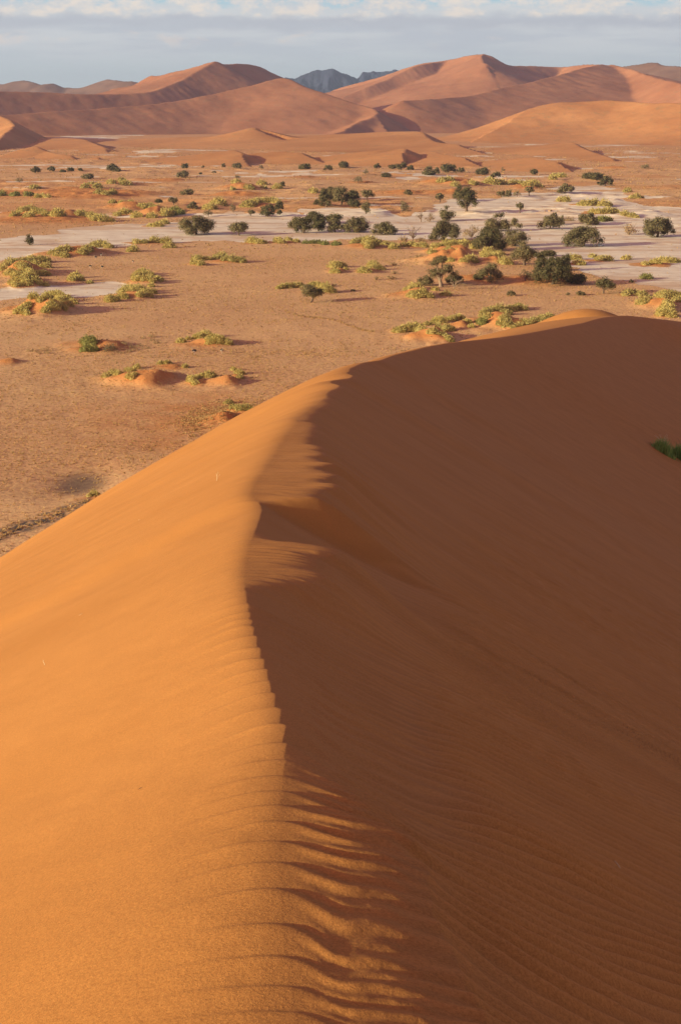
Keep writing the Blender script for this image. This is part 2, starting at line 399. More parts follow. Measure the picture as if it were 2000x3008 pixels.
 ('5', 'pale cushions in the distance above the round grey tree', 'c', .4, [(740,205,22),(780,210,24),(720,220,18)]),
 ('5', 'green-yellow cushion pair below the vehicle tracks', 'c', .5, [(920,390,22),(960,390,30),(1000,384,25),(1060,394,30),(1090,392,18)]),
 ('5', 'low flat yellow bushes between the vehicle tracks and the small hut', 'c', .3, [(800,364,26),(770,362,18)]),
 ('5', 'broad yellow hummock row above the pan, right of the grey trees', 'c', .6, [(985,440,22),(1030,442,28),(1080,440,28),(1120,440,26),(1145,444,18)]),
 ('5', 'sloping end of yellow scrub right of the broad hummock row', 'c', .3, [(1200,458,22),(1235,466,22),(1265,470,16)]),
 ('5', 'tan rounded mound bush beside the grey tree by the hut', 'y', .5, [(810,494,24),(835,494,28)]),
 ('5', 'dark low bush with a long shadow right of the dark olive tree', 'g', .4, [(1045,494,26),(1080,490,22)]),
 ('5', 'distant yellow strip of bushes on the right-hand flats', 'c', .3, [(1215,303,20),(1270,350,26),(1300,350,18),(1240,350,18)]),
]

# extra bare mounds of red sand: (zoom, x, y base, w, h)
MOUNDS = [('3',640,345,1100,34),('3',400,470,700,40),('3',880,420,420,40),('3',560,300,420,20),('3',1120,235,330,16),('4',150,330,420,22),('4',150,285,260,32),
 ('4',1250,320,360,18),('5',130,260,460,44),('5',60,320,360,30),('5',590,285,150,26),('4',560,215,260,12),('4',950,245,200,12),
 ('b',1000,172,460,88),('c',150,295,260,60),('b',1480,440,260,70),('8',110,215,330,105),('8',500,640,420,60),('7',1400,720,330,62),
 ('6',720,770,420,44),('6',70,860,170,34),('8',1470,500,230,70),('5',1150,150,160,14),('3',640,95,120,12),('6',660,150,200,24),
 ('7',1300,435,260,44),('6',1420,752,300,26),('b',640,935,180,22),('8',330,330,420,40),('8',700,340,520,36),('3',330,500,820,26)]

# ------------------------------------------------------------------ the plain: height function
RNG = np.random.default_rng(7)
mounds = []     # x, y, sx, sy, h
def add_mound(px, pyb, w, h):
    x, y = at_z(px, pyb); d = y
    W = w * d / F; hh = h * d / F * 0.92
    sy = max(W * 0.33, hh * 1.6)
    hh = min(hh, .72 * min(W * .34, sy))
    mounds.append((float(x), float(y + sy * 0.75), W * 0.34, sy, float(hh)))
for z, x, y, w, h in MOUNDS:
    p = zp(z, x, y); add_mound(p[0], p[1], w / ZO[z][2], h / ZO[z][2])
for z, lab, colr, hf, bl in BUSHES:
    xs = [b[0] for b in bl]; ys = [b[1] for b in bl]; rm = np.mean([b[2] for b in bl])
    w = max(xs) - min(xs) + 2 * rm; h = (max(ys) - min(ys)) * 0.75 + rm * hf * 0.7
    if hf > .25:
        p = zp(z, (max(xs) + min(xs)) / 2, max(ys)); add_mound(p[0], p[1], w / 2.24, h / 2.24 * min(1, hf + .1))

def plain_z(x, y, want_red=False):
    x = np.asarray(x, float); y = np.asarray(y, float)
    z = -H + 0.9 * fbm(x / 90, y / 90, 3, 3) + 0.18 * fbm(x / 9, y / 9, 9, 3)
    far = sstep(900, 2400, y)
    rid = np.clip(1 - np.abs(fbm(x / 70, y / 34, 25, 4)) * 3.2, 0, 1) * np.clip(fbm(x / 200, y / 150, 27, 3) + .35, 0, 1)
    z = z + 3.4 * rid * sstep(930, 1250, y) * sstep(3600, 2600, y)
    z = z + far * 5.0 * np.clip(fbm(x / 160, y / 260, 21, 4) - 0.08, 0, 1) * sstep(5200, 3600, y)
    red = np.zeros_like(z)
    hm = np.zeros_like(z)
    for mx, my, sx, sy, h in mounds:
        sel = (np.abs(x - mx) < 3.2 * sx + 3) & (np.abs(y - my) < 3.2 * sy + 3)
        if not sel.any(): continue
        xx = (x[sel] - mx); yy = (y[sel] - my)
        wob = 1 + 0.5 * vn(xx / (sx * .8) + mx, yy / (sy * .8) + my, 5)
        # steeper lee on the right hand side
        q = np.where(xx > 0, xx / (sx * 0.55), xx / (sx * 1.2))
        g = np.exp(-0.5 * (q**2 + (yy / sy)**2) * wob**2)
        hm[sel] = np.maximum(hm[sel], h * g) + 0.25 * np.minimum(hm[sel], h * g)
        red[sel] = np.maximum(red[sel], np.clip(g * 1.9, 0, 1))
    z = z + hm * (1 + 0.35 * fbm(x / 6, y / 6, 31, 3))
    # pit left of the dune, its shade painted into the ground colour
    px_, py_ = at_z(235, 1412)
    r2 = ((x - px_) / 9.0)**2 + ((y - py_) / 14.0)**2
    z = z - 1.5 * np.exp(-r2 * 0.9)
    if want_red: return z, red
    return z

def on_plain(px, py, it=6):
    """where the line of sight through a photo pixel meets the plain"""
    px = np.atleast_1d(np.asarray(px, float)); py = np.atleast_1d(np.asarray(py, float))
    a, b, c = ray(px, py)
    k = -H / c
    for _ in range(it):
        k = 0.5 * k + 0.5 * (plain_z(a * k, b * k) / c)
    return a * k, b * k, plain_z(a * k, b * k)

# ---- pan polygons in photo pixels
PANS = [
 [(-60,705),(0,698),(110,690),(200,672),(350,657),(520,650),(600,640),(650,631),(720,634),(845,636),(860,618),(1010,615),(1100,625),(1190,640),(1300,600),(1355,582),(1410,578),(1480,582),(1610,562),(1700,549),(1790,548),(1850,556),(1815,575),(1830,590),(1890,608),(2000,610),(2120,612),(2120,870),(2000,858),(1880,840),(1860,828),(1790,826),(1745,818),(1700,795),(1660,770),(1560,745),(1500,728),(1420,700),(1340,702),(1240,708),(1150,708),(1020,698),(960,712),(880,710),(780,716),(700,706),(620,702),(560,708),(480,712),(380,722),(312,726),(200,742),(150,745),(100,752),(0,772),(-60,780)],
 [(-60,850),(0,848),(130,834),(250,828),(335,845),(348,858),(290,876),(130,872),(60,884),(0,892),(-60,896)],
 [(180,396),(260,390),(420,394),(400,404),(300,409),(220,408)],
 [(310,452),(420,446),(560,443),(640,446),(560,449),(420,453)],
 [(700,506),(860,500),(900,512),(1000,520),(940,528),(760,520)],
 [(1180,512),(1260,508),(1330,520),(1300,530),(1200,528)],
 [(0,496),(120,492),(280,486),(420,490),(520,496),(420,500),(240,498),(100,506)],
 [(1530,420),(1640,415),(2000,418),(2000,426),(1700,430),(1560,428)],
 [(1060,500),(1180,504),(1250,512),(1120,514)],
 [(1400,520),(1560,512),(1700,516),(1600,524),(1450,530)],
]
PAN_W = []
for poly in PANS:
    P = np.array(poly, float)
    # densify in pixel space, then to the ground
    X, Y = at_z(P[:, 0], P[:, 1]); PAN_W.append(np.stack([X, Y], -1))

def inside(poly, x, y):
    r = np.zeros(x.shape, bool)
    n = len(poly)
    for i in range(n):
        x1, y1 = poly[i]; x2, y2 = poly[(i + 1) % n]
        if y1 == y2: continue
        c = ((y1 > y) != (y2 > y)) & (x < (x2 - x1) * (y - y1) / (y2 - y1) + x1)
        r ^= c
    return r

def pan_mask(x, y):
    s = np.clip(y / 900, 0.4, 4)
    wx = x + 26 * s * fbm(x / 60, y / 60, 51, 4); wy = y + 34 * s * fbm(x / 60, y / 80, 61, 4)
    m = np.zeros(x.shape)
    for p in PAN_W:
        lo, hi = p.min(0), p.max(0)
        sel = (wx > lo[0]) & (wx < hi[0]) & (wy > lo[1]) & (wy < hi[1])
        if sel.any():
            t = m[sel]; t[inside(p, wx[sel], wy[sel])] = 1; m[sel] = t
    # thin pale streaks of clay further out
    st = fbm(x / 160, y / 38, 71, 4)
    m = np.maximum(m, sstep(0.26, 0.36, st) * sstep(1000, 1250, y) * sstep(4300, 3000, y) * 0.9)
    return m

def smooth_cols(m, n=1):
    for _ in range(n):
        q = m.copy(); q[1:-1, 1:-1] = (m[1:-1, 1:-1] * 2 + m[:-2, 1:-1] + m[2:, 1:-1] + m[1:-1, :-2] + m[1:-1, 2:]) / 6
        m = q
    return m

def build_ground():
    rows = np.concatenate([np.linspace(-400, 140, 30), np.exp(np.linspace(math.log(150), math.log(5200), 1150)), np.exp(np.linspace(math.log(5400), math.log(24000), 30))])
    q = np.linspace(-0.30, 0.30, 560)
    o = 0.30 * np.exp(np.linspace(0.02, 3.2, 40))
    q = np.concatenate([-o[::-1], q, o])
    R, Q = np.meshgrid(rows, q, indexing='ij')
    X = np.clip(np.maximum(R, 150) * Q, -24000, 24000); Y = R
    X = X + np.sign(Q) * np.where(np.abs(X) >= 24000, np.abs(Q) * .5, 0)
    Z, red = plain_z(X, Y, True)
    pan = pan_mask(X, Y)
    pan = np.where(Y > 1500, pan * (fbm(X / 60, Y / 45, 77, 4) > -.06), pan)
    pan = smooth_cols(pan, 2)
    pan = pan * (1 - np.clip(red * 1.6, 0, 1))
    # broad red sand sheets among the hummocks of the middle distance
    rs = sstep(0.02, 0.22, fbm(X / 130, Y / 190, 81, 4)) * sstep(1050, 1350, Y)
    front = sstep(1700, 2900, Y)                       # sand at the foot of the far dunes
    red = np.clip(np.maximum(red, np.maximum(rs * 0.5, front * 0.5)), 0, 1)
    # red tone of the sand beside the long mound near the dune
    a, b_ = at_z(560, 1230)
    red = np.maximum(red, 0.8 * np.exp(-(((X - a) / 26)**2 + ((Y - b_) / 45)**2)) * (0.7 + fbm(X / 9, Y / 9, 5, 3)))
    dirt_and_shade = np.zeros_like(Z)
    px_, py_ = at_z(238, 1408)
    dirt_and_shade = 0.75 * np.exp(-(((X - px_) / 5.5)**2 + ((Y - py_) / 10)**2)**2)  # shade inside the pit, painted as a dark patch
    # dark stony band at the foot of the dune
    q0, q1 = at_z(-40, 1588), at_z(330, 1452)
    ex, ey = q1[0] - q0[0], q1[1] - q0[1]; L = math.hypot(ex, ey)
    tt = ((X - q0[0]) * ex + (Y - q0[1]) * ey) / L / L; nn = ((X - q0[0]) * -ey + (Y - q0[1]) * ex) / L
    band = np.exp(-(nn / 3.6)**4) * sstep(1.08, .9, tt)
    dirt_and_shade = np.clip(np.maximum(dirt_and_shade, band * np.clip(.62 + 1.8 * fbm(X / .8, Y / 1.1, 93, 2), 0, 1)), 0, 1)
    me, _ = grid_mesh('ground', X, Y, Z)
    fattr(me, 'pan', pan); fattr(me, 'red', np.clip(red, 0, 1)); fattr(me, 'dirt_and_shade', dirt_and_shade)
    o = link('ground', me, M['ground'])
    tag(o, 'flat tan desert plain with pale clay pans and red sand patches', kind='structure')

# ------------------------------------------------------------------ the big dune in the foreground
CREST = [(2.5,870,3008),(3.3,822,2600),(4.0,826,2380),(4.8,838,2200),(6.2,790,2000),(8.6,730,1790),(10.5,720,1684),(12.5,736,1600),(15.5,762,1530),(18.3,768,1488),(19.6,742,1452),
         (24,775,1390),(31,816,1326),(44,862,1250),(62,918,1186),(88,975,1132),(130,1046,1084),(180,1140,1047),(230,1275,1017),(310,1530,982),(390,1700,951),(460,1843,927),(474,1925,936),(490,2000,945),(510,2150,967),(530,2400,1003)]
CD = np.array([c[0] for c in CREST], float)
_x, _y, _z = at(np.array([c[1] for c in CREST]), np.array([c[2] for c in CREST]), CD)
LCD = np.log(CD)
def tab(t, d):
    return np.interp(np.log(np.maximum(d, 0.5)), np.log([p[0] for p in t]), [p[1] for p in t])

def crest_x(d):
    dd = np.clip(d, 2.5, 530)
    x = pchip(LCD, _x, np.log(dd))
    s0 = (_x[1] - _x[0]) / (CD[1] - CD[0]) * 0.3
    return x + np.minimum(d - 2.5, 0) * s0 + np.maximum(d - 530, 0) * 1.9
def crest_z(d):
    dd = np.clip(d, 2.5, 530)
    z = dd * pchip(LCD, _z / CD, np.log(dd))
    return z + np.minimum(d - 2.5, 0) * -0.19 * 0.8 - np.maximum(d - 530, 0) * 0.10

LAM = [(1,.11),(2.5,.13),(3.3,.19),(4.8,.27),(6.2,.34),(8.6,.34),(10.5,.21),(12.5,.24),(15,.34),(20,.6),(31,1.1),(60,2.6),(130,5)]
LFADE = [(1,.075),(2.5,.07),(4,.048),(5,.028),(8,.016),(12,.012),(30,.010),(80,.008)]
W1 = [(1,.50),(2.5,.48),(3.0,.51),(3.4,.50),(3.9,.38),(4.5,.14),(4.9,-.04),(9.5,.0),(10.6,.5),(12.4,.85),(13.2,.2),(14,-.05),(18.6,-.08),(19.2,1.0),(25,1.0),(31,.8),(45,.55),(62,.38),(90,.15),(130,.0),(160,-.3),(300,-1)]
KK = [(1,.19),(2.5,.18),(4,.14),(4.9,.05),(9.5,.07),(12,.14),(14,.08),(19,.10),(31,.11),(60,.15),(130,.3),(300,2)]
S0 = [(1,.02),(3.5,.02),(4.4,.06),(4.9,.16),(9.8,.14),(10.8,-.01),(12.6,-.01),(15,.1),(19,-.06),(31,-.05),(60,-.02),(130,.06),(300,.1)]
WL = [(1,.40),(2.5,.36),(4,.24),(6,.10),(10,.15),(20,.30),(60,1.0),(130,2.5),(230,3),(310,9),(400,40),(480,60)]
S1 = 0.60

def dune_z(x, d):
    """height of the big dune and the mesh attributes"""
    xc = crest_x(d)
    g = (crest_x(d + 0.02 * np.abs(d) + .02) - crest_x(d - 0.02 * np.abs(d) - .02)) / (0.04 * np.abs(d) + .04)
    t = (x - xc) / np.sqrt(1 + g * g)
    dd = np.maximum(d, 1.0)
    # gentle swells of the whole surface
    L = np.log(dd)
    gd = np.concatenate([np.linspace(-8, 1, 40), np.exp(np.linspace(0.001, math.log(640), 6000))])
    lam = tab(LAM, np.maximum(gd, 1)) * (1 + 0.45 * vn(np.log(np.maximum(gd, .3)) * 14, 0 * gd, 97))
    ph = np.concatenate([[0], np.cumsum(np.diff(gd) / (0.5 * (lam[1:] + lam[:-1])))])
    P0 = np.interp(d, gd, ph); u0 = P0 - np.floor(P0)
    sc = np.where(u0 < .8, u0 / .8, .5 + .5 * np.cos(math.pi * (u0 - .8) / .2))
    t = t - 0.042 * (1 + 1.8 * vn(P0 * .63, 0 * P0, 139)) * tab(LAM, dd) * (sc - .5) * tab([(1,.2),(3.5,.35),(5,1),(11,1),(16,.6),(24,0)], dd) * np.exp(-(t / (.035 * dd))**2)
    t = t + 0.012 * dd * vn(L * 9, L * 0, 41) * sstep(30, 60, dd) * sstep(300, 200, dd)
    w1 = tab(W1, dd); w1 = w1 * (1 + 0.5 * vn(L * 22, t / (.3 * dd), 43)) + 0.07 * np.maximum(dd / 8, .3) ** .5 * vn(L * 40, 0 * L, 44)
    wb = np.mean([tab(W1, dd * math.exp(o)) for o in np.linspace(-.75, .75, 17)], 0)
    w1 = w1 + (wb - w1) * sstep(.045, .16, t / dd)
    k = tab(KK, dd); s0 = tab(S0, dd)
    sp0 = k * np.logaddexp(0, -w1 / k)
    fr = s0 * (np.sqrt(t * t + (.02 * dd)**2) - .02 * dd) + (S1 - s0) * (k * np.logaddexp(0, (t - w1) / k) - sp0)
    fr = fr + (S1 - s0) * np.maximum(w1, 0) * (1 - np.exp(-np.maximum(t - w1, 0) / (0.18 * dd)))
    wl = tab(WL, dd)
    fl = 0.54 * (np.sqrt(t * t + wl * wl) - wl)
    fl = fl + 1.9 * (np.maximum(-t - 9, 0) / 20.0) ** 1.5 * sstep(420, 250, dd)
    z = crest_z(d) - np.where(t > 0, fr, fl)
    # ripples
    es = 0.03 * dd; rt = np.sqrt(t * t + es * es)
    tr = 0.5 * (rt + t) - 0.5 * es; tl = 0.5 * (rt - t) - 0.5 * es
    warp = 0.9 * fbm(x / 0.9, d / 0.9, 91, 3) * tab([(1,.05),(5,.09),(20,.4),(100,1.5)], dd)
    rs = np.maximum(tr - tab([(1,.42),(3.4,.42),(5,.05),(20,.05),(40,.3)], dd) - .03 * dd, 0)
    dph = d - 0.20 * tl + 0.05 * tr - 1.0 * rs**2 / (rs + .14 * dd) + warp + 0.55 * tab(LAM, dd) * sstep(0.0, 0.055, t / dd)
    P = np.interp(dph, gd, ph)
    u = P - np.floor(P)
    aa = 0.86 - 0.20 * sstep(-.02, .05, t / dd)
    prof = np.where(u < aa, u / aa, 0.5 + 0.5 * np.cos(math.pi * (u - aa) / (1 - aa)))
    prof = prof - 0.10 * np.exp(-((u - aa) / .07)**2)
    lamd = tab(LAM, dd)
    left = (1 + sstep(0.0, .04, tl / dd) * (-.2 + 0.8 * vn(L * 17, t / (.2 * dd), 121))) * np.exp(-(tl / (tab(LFADE, dd) * dd * (1 + .8 * vn(L * 25, 0 * L, 123))))**2)
    right = 0.55 + 0.45 * np.exp(-(tr / (0.10 * dd))**2)
    right = 1 + (right * tab([(1,1),(7,1.1),(12,1),(25,.9),(60,.5),(100,0)], dd) - 1) * sstep(0, .05, t / dd)
    amp = 0.056 * lamd * np.where(t > 0, right * (1 + sstep(0, .05, t / dd) * tab([(1,.2),(4,.2),(6,0)], dd)), left) * (0.75 + 0.8 * vn(P * 0.31, t / (0.12 * dd), 103)) * tab([(1,.8),(3,.9),(5,1),(10,.9),(16,.7),(18,.5),(21,.28),(30,.24),(60,.2),(100,.12),(200,0)], dd)
    side = sstep(0.07, 0.15, t / dd)
    P3 = P * 1.62 + 0.35 * vn(x / (1.3 * lamd), d / (1.1 * lamd), 131) + .4 * fbm(t / (.09 * dd), L * 7, 133, 2)
    u3 = P3 - np.floor(P3)
    prof3 = 0.5 - 0.5 * np.cos(2 * math.pi * u3 ** 1.6)
    amp3 = 0.062 * lamd / 1.5 * side * (1.0 + 2.4 * sstep(0.07, 0.16, tr / dd)) * (1 + .9 * vn(P3 * .27, t / (.10 * dd), 137)) * tab([(1,1),(9,1.1),(15,1.1),(20,.55),(30,.5),(45,.35),(80,.1),(120,0)], dd)
    z = z + amp * prof * (1 - .75 * side) + amp3 * prof3
    # second, finer set on the shaded side
    P2 = P * 2.0 + 0.7 * vn(x / (.5 * lamd), d / lamd, 107)
    z = z + sstep(0, .05, t / dd) * 0.016 * lamd * np.sin(2 * math.pi * P2) * right * tab([(1,1),(9,1),(20,.5),(40,0)], dd)
    # lumpy, grainy relief on the grazed side
    z = z + 0.0013 * sstep(.0, .04, t / dd) * tab([(1,1),(4,1),(8,.8),(14,0)], dd) * fbm(x * 26, d * 18, 115, 3)
    # small irregularities
    z = z + 0.004 * np.minimum(dd, 60) * 0.25 * fbm(t / (0.05 * dd), L * 16, 111, 3)
    slip = sstep(0.0, 0.06, t / dd)
    rip = 0.5 + (prof3 - .5) * sstep(.03, .12, t / dd) * tab([(1,1),(12,1),(20,.6),(40,0)], dd)  # mask for the painted ripple shading, right of the crest only
    # secondary hump of lit sand behind the tip
    hp = -H - 6 + 16.0 * np.exp(-((x - 90) / 27)**2 - ((d - 548) / 36)**2)
    z = np.where(d > 380, np.maximum(z, hp), z)
    return z, d, t, slip, rip

def build_dune():
    rows = np.concatenate([np.linspace(-6, 1.5, 26)[:-1], np.exp(np.linspace(math.log(1.5), math.log(640), 1900))])
    q = np.linspace(-0.27, 0.27, 760)
    o = 0.27 * np.exp(np.linspace(0.01, 5.4, 80))
    q = np.concatenate([-o[::-1], q, o])
    R, Q = np.meshgrid(rows, q, indexing='ij')
    sc = np.maximum(R, 1.5)
    X = np.clip(sc * Q, -190, 330); Y = R
    X = X + crest_x(Y) * np.where(np.abs(Q) < .27, 0.0, 0.0)
    Z, al, ac, sl, rp = dune_z(X, Y)
    Z = np.maximum(Z, -H - 4)
    keep = Z > -H - 3.9
    me, used = grid_mesh('sand_dune', X, Y, Z, keep)
    fattr(me, 'along', al.ravel()[used]); fattr(me, 'across', ac.ravel()[used]); fattr(me, 'slip', sl.ravel()[used]); fattr(me, 'ripple_shade', rp.ravel()[used])
    o = link('sand_dune', me, M['dune'])
    tag(o, 'huge foreground sand dune split by a winding rippled crest', kind='structure')
build_ground()
build_dune()
# ------------------------------------------------------------------ the far dunes: heightfields grown from their crest lines
def spline(pts, n=8):
    """pts rows: values; Catmull-Rom densify"""
    P = np.asarray(pts, float); out = []
    E = np.vstack([2 * P[0] - P[1], P, 2 * P[-1] - P[-2]])
    for i in range(1, len(E) - 2):
        p0, p1, p2, p3 = E[i - 1], E[i], E[i + 1], E[i + 2]
        for t in np.linspace(0, 1, n, endpoint=False):
            out.append(p1 + 0.5 * t * (p2 - p0 + t * (2 * p0 - 5 * p1 + 4 * p2 - p3 + t * (3 * (p1 - p2) + p3 - p0))))
    out.append(P[-1]); return np.array(out)

def ridge(pts, a, b, n=6):
    """pts (px, py, depth); a, b = (steep slope, run of the steep part, apron slope) on the left / right of the walking direction"""
    p = np.array([q[:3] for q in pts], float)
    x, y, z = at(p[:, 0], p[:, 1], p[:, 2])
    return spline(np.stack([x, y, z], -1), n), a, b

def ridge_height(X, Y, R):
    C, a, b = R
    best = np.full(X.shape, 1e9); hz = np.full(X.shape, -1e9)
    bd = np.full(X.shape, 1e9); bz = np.zeros(X.shape); bs = np.zeros(X.shape)
    for i in range(len(C) - 1):
        ax, ay, az = C[i]; dx, dy, dz = C[i + 1] - C[i]
        L2 = dx * dx + dy * dy + 1e-9
        t = np.clip(((X - ax) * dx + (Y - ay) * dy) / L2, 0, 1)
        ex = X - ax - t * dx; ey = Y - ay - t * dy
        d2 = ex * ex + ey * ey
        m = d2 < bd
        bd = np.where(m, d2, bd); bz = np.where(m, az + t * dz, bz)
        bs = np.where(m, dx * ey - dy * ex, bs)
    left = bs > 0
    s0 = np.where(left, a[0], b[0]); s1 = np.where(left, a[1], b[1]); s2 = np.where(left, a[2], b[2])
    out = np.full(X.shape, -1e9)
    for i in range(len(C) - 1):
        ax, ay, az = C[i]; dx, dy, dz = C[i + 1] - C[i]
        t = np.clip(((X - ax) * dx + (Y - ay) * dy) / (dx * dx + dy * dy + 1e-9), 0, 1)
        d = np.hypot(X - ax - t * dx, Y - ay - t * dy)
        # steep near the crest, easing into an apron
        e = np.maximum(d - s1 * .7, 0); w = s1 * .6
        soft = np.where(e < w, e * e / (2 * w), e - w / 2)
        out = np.maximum(out, az + t * dz - s0 * d + (s0 - s2) * soft)
    return out

def far_dune(name, ridges, mat, label, step=8.0, rough=1.0, pad=900, soft=2.5, ymin=None):
    pts = np.vstack([r[0] for r in ridges])
    x0, y0 = pts[:, 0].min() - pad, pts[:, 1].min() - pad
    x1, y1 = pts[:, 0].max() + pad, pts[:, 1].max() + pad * .6
    xs = np.arange(x0, x1, step); ys = np.arange(y0, y1, step * 1.15)
    X, Y = np.meshgrid(xs, ys)
    wx = X + rough * 10 * fbm(X / 120, Y / 120, 201, 4); wy = Y + rough * 14 * fbm(X / 120, Y / 120, 211, 4)
    Z = None
    for R in ridges:
        h = ridge_height(wx, wy, R)
        if Z is None: Z = h
        else:
            k = soft; m = np.maximum(Z, h); Z = m + k * np.log1p(np.exp(-np.abs(Z - h) / k))- 0
    Z = Z + rough * (5.0 * fbm(X / 260, Y / 260, 231, 3) + 2.6 * fbm(X / 70, Y / 70, 221, 4)) * np.clip((Z + H) / 40, 0, 1)
    # soft concave toe
    k = 4.0; e = Z + H
    Z = -H - 3 + k * np.logaddexp(0, (e + 3) / k)
    keep = Z > -H - 1.5
    if not keep.any(): return
    me, _ = grid_mesh(name, X, Y, Z, keep)
    o = link(name, me, mat)
    tag(o, label, kind='structure')
    return o

SF = sand_far('red_dune_sand', (0.47, 0.195, 0.085), 0.45, 0.35)
SO = sand_far('orange_dune_sand', (0.60, 0.272, 0.098), 0.5, 0.15)
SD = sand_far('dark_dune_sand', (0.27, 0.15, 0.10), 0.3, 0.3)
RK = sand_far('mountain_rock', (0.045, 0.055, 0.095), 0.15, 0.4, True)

A1 = ridge([(330,262,7570),(395,249,7457),(440,223,7344),(470,219,7288),(560,200,7005),(633,181,6779),(660,188,6847),(720,189,7005),(765,197,7118),(800,214,7152),(835,230,7175),(900,262,7175)], (.5,300,.3), (.54,350,.3))
A2 = ridge([(633,181,6768),(600,198,6666),(540,231,6497),(440,269,6237),(300,277,6068),(150,271,5943),(0,266,5819),(-200,262,5627),(-500,258,5423)], (.56,260,.30), (.30,300,.2))
A3 = ridge([(-450,352,4689),(-200,346,4836),(0,337,5005),(300,319,5333),(500,300,5570),(650,273,5751),(760,247,5864),(838,229,5932),(900,257,5819),(1000,290,5706),(1060,308,5649),(1095,319,5593),(1110,331,5514)], (.55,400,.3), (.30,300,.27))
A4 = ridge([(1060,308,5649),(1095,319,5593),(1110,331,5514),(1092,346,5423),(1052,359,5333),(1026,371,5243),(1016,383,5084),(990,391,5017)], (.55,400,.3), (.34,260,.28))
far_dune('sand_dune', [A1, A2, A3, A4], SF, 'tall red star dune left of centre with an S-shaped shaded crest', 8, 1.0)
B1 = ridge([(930,292,9240),(960,276,9130),(1000,256,9020),(1100,229,8800),(1220,191,8580),(1310,178,8415),(1420,159,8140),(1490,190,8250),(1560,194,8415),(1650,197,8525),(1700,190,8360),(1760,188,7920),(1820,195,7480),(1900,220,6930),(2000,243,6380),(2150,275,6050)], (.5,300,.3), (.54,600,.3))
B4 = ridge([(1420,159,8140),(1414,167,8019),(1417,177,7876),(1432,187,7733)], (.60,60,.34), (.42,200,.3))
B2 = ridge([(1310,180,8393),(1225,193,8195),(1150,226,8030),(1080,256,7865),(1005,284,7755)], (.58,900,.5), (.34,300,.2))
B3 = ridge([(1765,189,7535),(1690,207,7150),(1560,240,6710),(1480,258,6490),(1400,276,6292)], (.22,400,.18), (.40,300,.3))
B5 = ridge([(1480,258,6490),(1400,276,6292),(1290,290,6028),(1180,297,5830)], (.31,400,.28), (.40,300,.3))
far_dune('sand_dune', [B1, B2, B3, B4, B5], SF, 'highest red dune on the right horizon with a pointed summit', 9, 1.0)
C1 = ridge([(1592,309,4260),(1650,301,4250),(1700,298,4230),(1780,293,4190),(1850,294,4150),(2000,303,3980),(2300,310,3700)], (.40,200,.3), (.34,230,.16))
C2 = ridge([(1640,303,4250),(1592,309,4240),(1540,331,4200),(1490,363,4120),(1440,398,4020),(1405,418,3940)], (.26,200,.18), (.5,200,.3))
far_dune('sand_dune', [C1, C2], SO, 'bright orange whaleback dune in front at the right edge', 6, 1.0, 600, 8.0)
I1 = ridge([(-900,150,4300),(-400,235,4150),(-100,308,3950),(0,337,3850),(42,362,3760),(28,382,3560),(0,404,3400),(-40,430,3150)], (.50,150,.26), (.36,150,.26))
far_dune('sand_dune', [I1], SO, 'dune at the left edge with a lit tip and a dark slip face', 6, 0.8, 700)
E1 = ridge([(430,406,3950),(560,402,3850),(690,398,3760),(790,399,3720),(880,398,3700),(1000,393,3600),(1100,388,3550),(1200,386,3480),(1240,388,3420),(1252,400,3320),(1278,416,3180),(1350,425,3020)], (.45,100,.3), (.085,260,.06))
E2 = ridge([(690,400,3700),(725,385,3640),(745,374,3580),(757,387,3640),(790,400,3720)], (.42,60,.3), (.22,120,.10))
far_dune('sand_dune', [E1, E2], SO, 'long low orange dune with one small pointed peak, centre', 5, 0.35, 420)
F1 = ridge([(1480,434,3300),(1560,429,3150),(1640,421,3080),(1682,418,3030),(1705,431,2900),(1750,450,2720),(1806,467,2480)], (.5,100,.3), (.12,200,.1))
far_dune('sand_dune', [F1], SO, 'small orange dune with a curved dark slip face on the right', 4, 0.3, 320)
G1 = ridge([(1180,452,2640),(1265,445,2620),(1300,452,2480),(1370,464,2320)], (.5,60,.3), (.10,200,.1))
far_dune('sand_dune', [G1], SO, 'very small dune with a thin shadow line below the long low dune', 3.5, 0.3, 200)
H1 = ridge([(10,462,2650),(60,446,2700),(104,430,2720),(140,444,2680),(212,459,2560)], (.42,60,.3), (.16,200,.1))
far_dune('sand_dune', [H1], SO, 'small conical orange dune at the far left', 3.5, 0.4, 260)
K1 = ridge([(95,409,3700),(190,405,3600),(250,411,3450),(310,436,3050)], (.3,60,.2), (.12,200,.1))
far_dune('sand_dune', [K1], SO, 'low lit dune shoulder behind the small conical dune', 4, 0.4, 260)
for pts, lab in (([(650,452,2560),(690,441,2500),(715,452,2380)], 'low sand hump with a dark right side, left of centre'),
                 ([(1020,452,2500),(1090,444,2480),(1185,436,2520),(1190,446,2400)], 'low sand swell below the long orange dune'),
                 ([(1520,470,2350),(1560,462,2330),(1640,475,2150)], 'low sand hump with a thin shadow right of centre'),
                 ([(760,449,2560),(830,445,2540),(890,449,2450)], 'flat dark-fronted sand bar in the left centre distance')):
    far_dune('sand_dune', [ridge(pts, (.4,40,.2), (.12,150,.1))], SO, lab, 3.5, 0.3, 160)
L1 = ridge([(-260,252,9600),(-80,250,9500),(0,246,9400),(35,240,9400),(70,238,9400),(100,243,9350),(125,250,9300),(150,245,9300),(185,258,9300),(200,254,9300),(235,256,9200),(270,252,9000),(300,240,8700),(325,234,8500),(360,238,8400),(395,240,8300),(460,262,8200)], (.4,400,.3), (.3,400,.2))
far_dune('sand_dune', [L1], SD, 'row of distant brown hills along the left horizon', 16, 1.6, 900)
